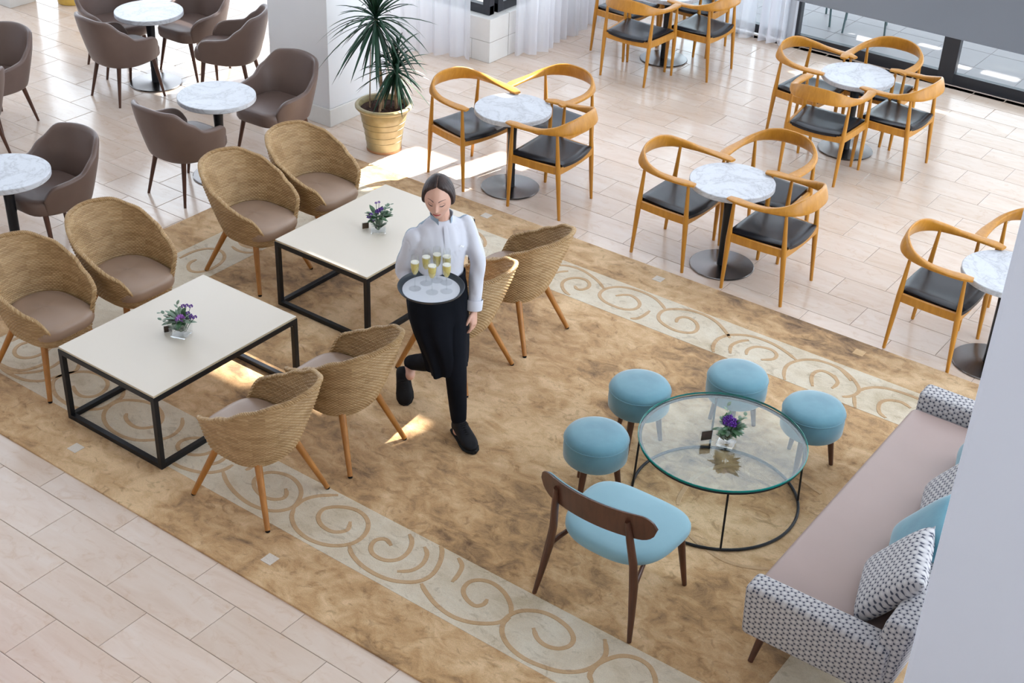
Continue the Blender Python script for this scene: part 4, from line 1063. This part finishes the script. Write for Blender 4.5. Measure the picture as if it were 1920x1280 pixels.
# ================================================================ THE WAITRESS
PB = Vector((-4.27, 5.33, RZ)); RV = Vector((.818, .575, 0)); CV = Vector((.575, -.818, 0)); UP = Vector((0, 0, 1))
def Q(a, b, z): return RV * a + CV * b + UP * z                     # a: to the picture's right, b: toward the camera, z: up (person's own space)
who = thing('person', 'waitress in white shirt and long black apron carrying a tray of sparkling wine', 'person', PB)
HF = (RV * .42 + CV * .907).normalized(); HL = (RV * .907 - CV * .42).normalized()      # chest front, her left
def ell(c, ax, ay, u, w, n=28, e=1.0):
    r = []
    for k in range(n):
        t = 2 * PI * k / n; ct, st = math.cos(t), math.sin(t)
        r.append(Vector(c) + u * (ax * math.copysign(abs(ct) ** e, ct)) + w * (ay * math.copysign(abs(st) ** e, st)))
    return r
def limb(mb, pts, rad, n=16, sub=4):
    P = catmull([Vector(p) for p in pts], sub); R_ = []
    for i in range(len(P)):
        k = i / sub; a = min(int(k), len(rad) - 2); f = k - a; R_.append(rad[a] * (1 - f) + rad[a + 1] * f)
    # rounded ends
    mb.tube(P, R_, n, up=(.3, .2, .9)); ball(mb, P[0], R_[0]); ball(mb, P[-1], R_[-1]); return mb
def ball(mb, c, r, s=(1, 1, 1), rot=None, n=14):
    rings = []
    for i in range(1, n):
        th = PI * i / n; rings.append([(math.sin(th) * math.cos(2 * PI * k / 20), math.sin(th) * math.sin(2 * PI * k / 20), -math.cos(th)) for k in range(20)])
    rings = [[Vector(c) + ((rot @ Vector((p[0] * s[0] * r, p[1] * s[1] * r, p[2] * s[2] * r))) if rot else Vector((p[0] * s[0] * r, p[1] * s[1] * r, p[2] * s[2] * r))) for p in ring] for ring in rings]
    mb.loft(rings); return mb
def fuse(mb, vox, smooth=4, name='m'):
    me = mb.mesh(name); return baked(me, [('REMESH', dict(mode='VOXEL', voxel_size=vox)), ('SMOOTH', dict(factor=.5, iterations=smooth))])
# joints
shL, elL, wrL = Q(.146, -.065, 1.285), Q(.222, -.055, 1.045), Q(.208, .005, .800)
shR, elR, wrR = Q(-.126, .055, 1.250), Q(-.185, .030, 1.025), Q(-.085, .190, .972)
hpL, knL, anL = Q(.075, .0, .86), Q(.114, .122, .475), Q(.140, .128, .098)
hpR, knR, anR = Q(-.065, -.01, .86), Q(-.005, -.015, .455), Q(-.178, -.275, .225)
NECK = Q(.018, .005, 1.345)
# head frame: looks down to her right
HY = (CV * .95 - RV * .07 - UP * .10).normalized(); HX = UP.cross(HY); HX = HY.cross(UP).normalized() * -1
HX = (UP.cross(HY)).normalized(); HX = -HX if HX.dot(RV) < 0 else HX; HZ = HX.cross(HY); HZ = HZ if HZ.z > 0 else -HZ
HC = Q(.004, .045, 1.498)
def head_local(az, el):
    """az 0 = face front (radians), el elevation; returns local (x right in picture, y front, z up)"""
    d = Vector((math.sin(az) * math.cos(el), math.cos(az) * math.cos(el), math.sin(el)))
    x, y, z = d.x * .0735, d.y * .092, d.z * .113
    t = max(0, -z / .113)
    x *= 1 - .40 * t ** 1.7
    if y > 0: y *= 1 - .02 * t
    else: y *= 1 - .30 * t ** 1.3
    if y > 0: y -= .010 * smoothstep((abs(d.x) - .1) / .6) * d.y     # flatter cheeks
    g = lambda cx, cz, sx, sz: math.exp(-((x - cx) / sx) ** 2 - ((z - cz) / sz) ** 2)
    if d.y > .2:
        y += .021 * g(0, -.030, .0095, .010) + .013 * g(0, -.014, .0075, .015) + .006 * g(0, .004, .008, .014)   # nose
        y += .0045 * g(0, .021, .034, .008)                                   # brow
        y -= .0085 * (g(.030, .004, .014, .0095) + g(-.030, .004, .014, .0095))  # sockets
        y += .0055 * (g(.030, .0015, .0115, .0065) + g(-.030, .0015, .0115, .0065))  # lids
        y += .005 * g(0, -.060, .016, .009) - .003 * g(0, -.073, .012, .005) + .009 * g(0, -.094, .014, .011)   # lips, chin
        y += .004 * (g(.040, -.030, .016, .016) + g(-.040, -.030, .016, .016))
    return Vector((x, y, z))
def HW(p): return HC + (HX * p.x + HY * p.y + HZ * p.z) * 1.06
body = MB()
NA, NE = 72, 54
body.loft([[HW(head_local(2 * PI * k / NA, -PI / 2 + PI * i / NE)) for k in range(NA)] for i in range(1, NE)])
for s in (-1, 1): ball(body, HW(Vector((s * .071, -.008, -.012))), .030, (.33, .62, 1.0), Matrix((HX, HY, HZ)).transposed())
limb(body, [HC - HZ * .055 - HY * .022, NECK, NECK - UP * .05], [.049, .050, .060])
body.loft([ell(Q(*c), ax, ay, HL, HF) for c, ax, ay in (((.015, .0, 1.34), .075, .050), ((.012, -.005, 1.30), .110, .062), ((.01, .0, 1.22), .132, .085), ((.005, .0, 1.10), .125, .080), ((.0, .0, 1.0), .130, .085), ((.0, .0, .90), .150, .100), ((.0, -.005, .82), .145, .095))])
limb(body, [shL, elL, wrL], [.038, .034, .026]); limb(body, [shR, elR, wrR], [.038, .034, .026])
limb(body, [hpL, knL, anL], [.080, .052, .036]); limb(body, [hpR, knR, anR], [.080, .052, .036])
limb(body, [anL, anL - UP * .06 + CV * .02], [.034, .034]); limb(body, [anR, anR + (CV * .06 - UP * .05)], [.034, .033])
def hand(mb, w, fwd, palm_n, side, curl, spread=.12):
    """palm from wrist w along fwd; palm_n = direction the palm faces; side = toward the thumb"""
    f, nrm = Vector(fwd).normalized(), Vector(palm_n).normalized(); sd = Vector(side) - f * Vector(side).dot(f); sd.normalize(); nrm = f.cross(sd) if f.cross(sd).dot(nrm) > 0 else -f.cross(sd)
    mb.loft([ell(w + f * t, a, b, sd, nrm, 18, .8) for t, a, b in ((-.015, .024, .019), (.01, .026, .017), (.04, .036, .015), (.075, .038, .0135), (.088, .036, .011))])
    for i, (off, L) in enumerate(((.028, .068), (.0095, .076), (-.0095, .070), (-.027, .055))):
        p = w + f * .080 + sd * off; d = (f + sd * (off * spread * 20 * .3)).normalized(); c = curl * (1 + .12 * i); pts = [p - d * .012, p]
        for k, fr in enumerate((.45, .30, .25)):
            an = c * (k + .6); dd = d * math.cos(an) + nrm * math.sin(an); p = p + dd * L * fr; pts.append(p)
        mb.tube(pts, [.0088, .0088, .0082, .0075, .0062], 10, up=sd); ball(mb, pts[-1], .0063, n=8)
    p = w + f * .022 + sd * .024; d = (f * .75 + sd * .60 + nrm * .25).normalized(); d2 = (f * .92 + sd * .18 + nrm * .35).normalized()
    pts = [p - d * .01, p + d * .022, p + d * .036 + d2 * .006, p + d * .036 + d2 * .034]; mb.tube(pts, [.0125, .0112, .0095, .0075], 10, up=nrm); ball(mb, pts[-1], .0076, n=8)
hand(body, wrL + (wrL - elL).normalized() * .018, (wrL - elL) * .9 + CV * .03 + RV * .02, -RV * .5 + CV * .1 - HL, CV * .9 - RV * .3, .42)
TZ = 1.043                                                            # tray underside, person's space
hand(body, wrR, Q(.05, .06, .035) , UP, -RV + CV * .4, .05, .3)
obj('body', fuse(body, .0042, 3, 'body'), 'skin', who)
# face details laid on the head surface
def on_face(x, z, lift=.0012):
    # find az, el whose local x,z match
    az, el = x / .07, z / .11
    for _ in range(25):
        p = head_local(az, el); az += (x - p.x) / .07 * .6; el += (z - p.z) / .11 * .6
    p = head_local(az, el); return HW(p + Vector((0, lift, 0)))
def face_strip(name, top, bot, mat, lift=.0014):
    mb = MB(); mb.loft([[on_face(x, z, lift * .2) for x, z in top], [on_face((a[0] + b[0]) / 2, (a[1] + b[1]) / 2, lift * 1.5) for a, b in zip(top, bot)], [on_face(x, z, lift * .2) for x, z in bot]], False, False, False); return obj(name, mb, mat, who)
for s in (-1, 1):
    xs = [.0125 + .034 * k / 8 for k in range(9)]
    face_strip('eyebrow', [(s * x, .0250 + .0045 * math.sin(PI * (k / 8) ** .8 * .8) - .0015 * k / 8) for k, x in enumerate(xs)], [(s * x, .0195 + .0050 * math.sin(PI * (k / 8) ** .8 * .8) + .0022 * k / 8) for k, x in enumerate(xs)], 'brow')
    xe = [.0175 + .027 * k / 8 for k in range(9)]
    face_strip('eyelash', [(s * x, -.0008 - .0035 * math.sin(PI * k / 8) + .0012 * k / 8) for k, x in enumerate(xe)], [(s * x, -.0036 - .0068 * math.sin(PI * k / 8) + .0026 * k / 8) for k, x in enumerate(xe)], 'lash', .0022)
    face_strip('eyelid_shadow', [(s * x, .0052 + .0036 * math.sin(PI * k / 8)) for k, x in enumerate(xe)], [(s * x, .0036 + .0024 * math.sin(PI * k / 8)) for k, x in enumerate(xe)], 'brow', .0010)  # dark strip painted in for the shade of the lid crease
xl = [-.0205 + .041 * k / 10 for k in range(11)]
face_strip('upper_lip', [(x, -.0545 - .003 * abs(x) / .0205 - .0016 * math.exp(-(x / .004) ** 2)) for x in xl], [(x, -.0600 + .0014 * (abs(x) / .0205)) for x in xl], 'lips', .0025)
face_strip('lower_lip', [(x, -.0604 + .0016 * (abs(x) / .0205)) for x in xl], [(x, -.0600 - .0080 * max(0, 1 - (x / .0205) ** 2) ** .6) for x in xl], 'lips', .0028)
# hair: centre parting, drawn back into a low knot
hair = MB(); rings = []
for i in range(1, NE):
    el = -PI / 2 + PI * i / NE; ring = []
    for k in range(NA):
        az = 2 * PI * k / NA; p = head_local(az, el); a = abs((az + PI) % (2 * PI) - PI)
        lim = lin([(-1.6, .95), (-.7, 1.12), (-.2, 1.22), (.15, 1.14), (.45, .95), (.68, .62), (.84, .25), (.90, .0)], el)     # half width of the bare face at this height
        m_ = smoothstep((a - lim) / .16 + .5); low = smoothstep((el - lin([(1.1, -.20), (1.7, -.35), (2.3, -.80), (3.2, -.95)], a)) / .25 + .5)
        off = -.010 + .0225 * m_ * low
        off += .0016 * math.sin(az * 26 + el * 8) * m_
        part = math.exp(-(p.x / .005) ** 2) * (1 if p.y > -.05 and p.z > .04 else 0); off -= .006 * part
        ring.append(HW(p + p.normalized() * off))
    rings.append(ring)
hair.loft(rings)
ball(hair, HW(Vector((0, -.098, -.030))), .040, (1.0, .8, .95), Matrix((HX, HY, HZ)).transposed())
obj('hair', fuse(hair, .0045, 2, 'hair'), 'dark_hair', who)
mb = MB(); rows = []
for i in range(12):
    el = .86 + .75 * i / 11; p = [head_local(a, el) for a in (-.012 / math.cos(min(el, 1.45)) * .35, 0, .012 / math.cos(min(el, 1.45)) * .35)]
    rows.append([HW(q + q.normalized() * .0112) for q in p])
mb.loft(rows, False, False, False); obj('hair_parting', mb, 'skin', who)
# shirt
sh = MB()
sh.loft([ell(Q(*c), ax, ay, HL, HF, 32) for c, ax, ay in (((.018, .005, 1.362), .060, .056), ((.016, .0, 1.345), .084, .062), ((.016, -.004, 1.322), .128, .074), ((.014, .0, 1.265), .152, .094), ((.012, .006, 1.19), .158, .114), ((.008, .004, 1.10), .152, .104), ((.004, .0, 1.03), .148, .100), ((.0, .0, .985), .150, .102))])
limb(sh, [shL + UP * .006, shL.lerp(elL, .5) + RV * .006, elL, elL.lerp(wrL, .55), wrL + UP * .012], [.050, .049, .046, .043, .039])
limb(sh, [shR + UP * .006, shR.lerp(elR, .5) - RV * .006, elR, elR.lerp(wrR, .55), wrR], [.051, .050, .047, .043, .038])
shirt_me = fuse(sh, .0065, 5, 'shirt')
nz = __import__('mathutils').noise
for v in shirt_me.vertices:                                          # soft folds of the cloth
    p = v.co; f = nz.noise(Vector((p.x * 9, p.y * 9, p.z * 5))) * .009 + nz.noise(Vector((p.x * 20 + p.z * 11, p.y * 20, p.z * 6))) * .006
    v.co = p + v.normal * f
def split(me, test, n1, m1, n2, m2):
    for keep, nm, mt in ((True, n1, m1), (False, n2, m2)):
        bm = bmesh.new(); bm.from_mesh(me); bmesh.ops.delete(bm, geom=[f for f in bm.faces if test(f) != keep], context='FACES')
        m2_ = bpy.data.meshes.new(nm); bm.to_mesh(m2_); bm.free(); obj(nm, m2_, mt, who)
shirt_me.update()
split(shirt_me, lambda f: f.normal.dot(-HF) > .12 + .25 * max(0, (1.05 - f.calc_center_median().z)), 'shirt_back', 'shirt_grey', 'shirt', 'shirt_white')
cuff = MB(); d = (wrL - elL).normalized(); cuff.loft([ell(wrL + d * t, r, r, d.cross(CV).normalized(), d.cross(d.cross(CV)).normalized(), 24) for t, r in ((-.045, .047), (-.040, .0495), (.014, .0475), (.018, .044), (.010, .040))], True, False, False); obj('cuff', cuff, 'shirt_white', who)
col_ = MB(); rows = []
for i in range(25):
    t = -.80 * PI + 1.6 * PI * i / 24; open_ = smoothstep((abs(t) / PI - .60) / .2)
    d = -HF * math.cos(t) * .057 + HL * math.sin(t) * .060; c = Q(.018, .006, 1.350) + d
    rows.append([c - UP * .012 + HF * .006, c + UP * .018 + d * .02, c + UP * (.036 - .012 * open_) + d * .07, c + UP * (.034 - .012 * open_) + d * .0, c + UP * .0 - d * .05])
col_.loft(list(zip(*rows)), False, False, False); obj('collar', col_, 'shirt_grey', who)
def on_torso(t, z, lift=.004):
    tab = [(.985, .150, .102), (1.03, .148, .100), (1.10, .152, .104), (1.19, .158, .114), (1.265, .152, .094), (1.322, .128, .074), (1.345, .084, .062)]
    ax = lin([(a[0], a[1]) for a in tab], z); ay = lin([(a[0], a[2]) for a in tab], z); c = Q(lin([(.985, 0), (1.10, .008), (1.27, .014)], z), .002, z)
    return c + HL * ((ax + lift) * math.sin(t)) + HF * ((ay + lift) * math.cos(t))
mb = MB(); mb.loft([[on_torso(-.10, z, .0065) for z in [1.0 + .335 * k / 14 for k in range(15)]], [on_torso(-.02, z, .0095) for z in [1.0 + .335 * k / 14 for k in range(15)]], [on_torso(.09, z, .0065) for z in [1.0 + .335 * k / 14 for k in range(15)]]], False, False, False); obj('button_placket', mb, 'shirt_white', who)
mb = MB(); mb.loft([[on_torso(.48 + .2 * k / 6, 1.205 + .006 * math.sin(k), .010) for k in range(7)], [on_torso(.48 + .2 * k / 6, 1.213 + .005 * math.sin(k), .0115) for k in range(7)]], False, False, False); obj('chest_emblem', mb, 'paper', who)
# trousers and apron
tr = MB(); tr.loft([ell(Q(*c), ax, ay, HL, HF) for c, ax, ay in (((0, 0, 1.0), .148, .100), ((0, 0, .93), .160, .112), ((0, -.004, .85), .165, .118), ((.005, -.004, .79), .140, .100))])
limb(tr, [hpL, knL, anL.lerp(knL, .05)], [.100, .066, .047]); limb(tr, [hpR, knR, anR.lerp(knR, .04)], [.100, .066, .046])
obj('trousers', fuse(tr, .007, 4, 'trousers'), 'black_cloth', who)
ap = MB(); rings = []
for c, ax, ay in (((0, .004, 1.012), .156, .108), ((0, .004, .985), .160, .112), ((0, .008, .92), .172, .126), ((.0, .014, .84), .178, .140), ((.010, .024, .74), .172, .146), ((.028, .038, .64), .156, .142), ((.048, .052, .55), .136, .132), ((.062, .062, .47), .120, .120), ((.068, .068, .42), .112, .112)):
    rg = ell(Q(*c), ax, ay, HL, HF, 60); k0 = (1.012 - c[2]) / .6
    cen = Q(*c); rg = [p + (p - cen).normalized() * (.012 * k0 * math.sin(7 * 2 * PI * i / 60 + 2 * k0) + .006 * k0 * math.sin(13 * 2 * PI * i / 60)) + (UP * (.030 * math.sin(2 * PI * i / 60 + .6) + .012 * math.sin(4 * PI * i / 60)) if c[2] < .43 else UP * 0) for i, p in enumerate(rg)]
    rings.append(rg)
rin = [[Q(.066, .066, .44) + (p - Q(.066, .066, .44)) * .93 + UP * .004 for p in rings[-1]], [Q(.03, .04, .64) + (p - Q(.03, .04, .64)) * .94 for p in rings[5]]]
ap.loft(rings + rin, True, False, False); obj('apron', ap, 'black_cloth', who)
mb = MB().loft([ell(Q(0, .004, z), .160 + o_, .112 + o_, HL, HF, 48) for z, o_ in ((.968, .0), (.972, .004), (1.012, .003), (1.016, -.002))], True, False, False); obj('apron_waistband', mb, 'black_cloth', who)
# shoes
def shoe(heel, toe, up, nm):
    h, t = Vector(heel), Vector(toe); f = (t - h); L = f.length; f.normalize(); u = Vector(up); u = (u - f * u.dot(f)).normalized(); s = f.cross(u)
    def sect(k, w, hh, z0): 
        c = h + f * (L * k); r = []; w *= 1.18; hh = hh * 1.22 if hh > .03 else hh
        for q in range(20):
            an = 2 * PI * q / 20; cx, cz = math.cos(an), math.sin(an); r.append(c + s * (w * math.copysign(abs(cx) ** .8, cx)) + u * (z0 + hh * (.5 + .5 * math.copysign(abs(cz) ** .8, cz))))
        return r
    up_ = MB().loft([sect(k, w, hh, .016) for k, w, hh in ((-.005, .014, .045), (.02, .028, .066), (.10, .034, .078), (.22, .036, .084), (.34, .036, .080), (.48, .039, .064), (.64, .043, .050), (.80, .042, .040), (.92, .032, .031), (1.0, .012, .016))])
    o = obj('shoe', baked(up_.mesh('shoe'), [('SUBSURF', dict(levels=1, render_levels=1))]), 'black_shoe', who)
    so_ = MB().loft([sect(k, w, .024, 0) for k, w in ((-.02, .016), (.01, .032), (.12, .037), (.30, .036), (.48, .040), (.66, .046), (.82, .045), (.95, .033), (1.02, .012))]); obj('sole', so_, 'dark_rubber', o)
    for k in range(5):
        kk = .40 + .055 * k; z = lin([(.34, .114), (.48, .095), (.64, .078)], kk); c = h + f * (L * kk)
        obj('lace', MB().tube([c + s * .022 + u * (z - .008), c + u * (z + .002) + f * .004, c - s * .022 + u * (z - .008)], .0028, 6, up=u), 'black_shoe', o)
    bow = h + f * (L * .40) + u * .112
    for sg in (-1, 1): obj('lace', MB().tube([bow, bow + s * sg * .020 + u * .010, bow + s * sg * .030 - u * .004 + f * .010, bow + s * sg * .012 + f * .006], .0026, 6, up=u), 'black_shoe', o)
    return o
shoe(Q(.120, .090, .0), Q(.240, .322, .0), UP, 'l')
shoe(Q(-.226, -.318, .150), Q(-.196, -.175, -.008) + (CV * .02), (CV * .62 + UP * .62 - RV * .0) , 'r')

# ---- tray, napkin and glasses
TRAY = PB + Q(-.018, .262, TZ)
tray = thing('serving_tray', 'round dark rimmed serving tray with white liner held by the waitress', 'tray', TRAY)
obj('tray_body', MB().lathe([(.150, 0), (.158, .001), (.176, .012), (.183, .024), (.1835, .0265), (.181, .027), (.174, .016), (.156, .0045), (.001, .0045)], 64), 'tray_rim', tray)
obj('liner', MB().lathe([(.156, .0047), (.156, .0062), (.001, .0062)], 64, cap0=False), 'tray_liner', tray)
tag(obj('napkin', MB().box((-.045, -.03, -.004), (.045, .03, -.0006), Matrix.Translation(TRAY + Q(.045, .075, 0)) @ Matrix.Rotation(.6, 4, 'Z'), .0012), 'paper'), 'white folded napkin between the tray and the waitress hand', 'napkin')
def make_flute():
    t = thing('champagne_flute', '', 'glass', group='champagne flutes on the tray')
    obj('bowl', MB().lathe([(.0035, .082), (.010, .089), (.018, .105), (.0225, .130), (.0235, .155), (.0215, .190), (.0205, .2045), (.0197, .2045), (.0207, .190), (.0226, .155), (.0216, .130), (.0172, .106), (.0092, .091), (.001, .088)], 28, cap0=False, cap1=False), 'vase_glass', t)
    obj('stem', MB().lathe([(.033, 0), (.034, .0015), (.030, .0030), (.008, .0050), (.0036, .0110), (.0030, .05), (.0036, .082)], 28), 'vase_glass', t)
    w = obj('wine', MB().lathe([(.001, .0885), (.0090, .0915), (.0170, .1065), (.0214, .131), (.0223, .152), (.0222, .160)], 28), 'champagne', t)
    obj('froth', MB().lathe([(.0221, .160), (.0222, .1655), (.001, .1665)], 28, cap0=False), 'foam_cream', w)
    return t
FL = Maker(make_flute()); fz = TZ + PB.z + .0063
for px, py, lab in ((778, 541, 'champagne flute standing alone at the end of the tray by the crooked arm'), (799, 531, 'champagne flute at the back of the tray beside the crooked arm'), (810, 548, 'champagne flute in the middle of the tray, in front of the others'), (837, 530, 'champagne flute at the back of the tray close to the apron'), (837, 546, 'champagne flute on the tray nearest the hanging arm'), (819, 526, 'champagne flute hidden behind the others against the shirt front')):
    g_ = G(px, py, fz); FL.put(g_.x, g_.y, 0, lab, fz)
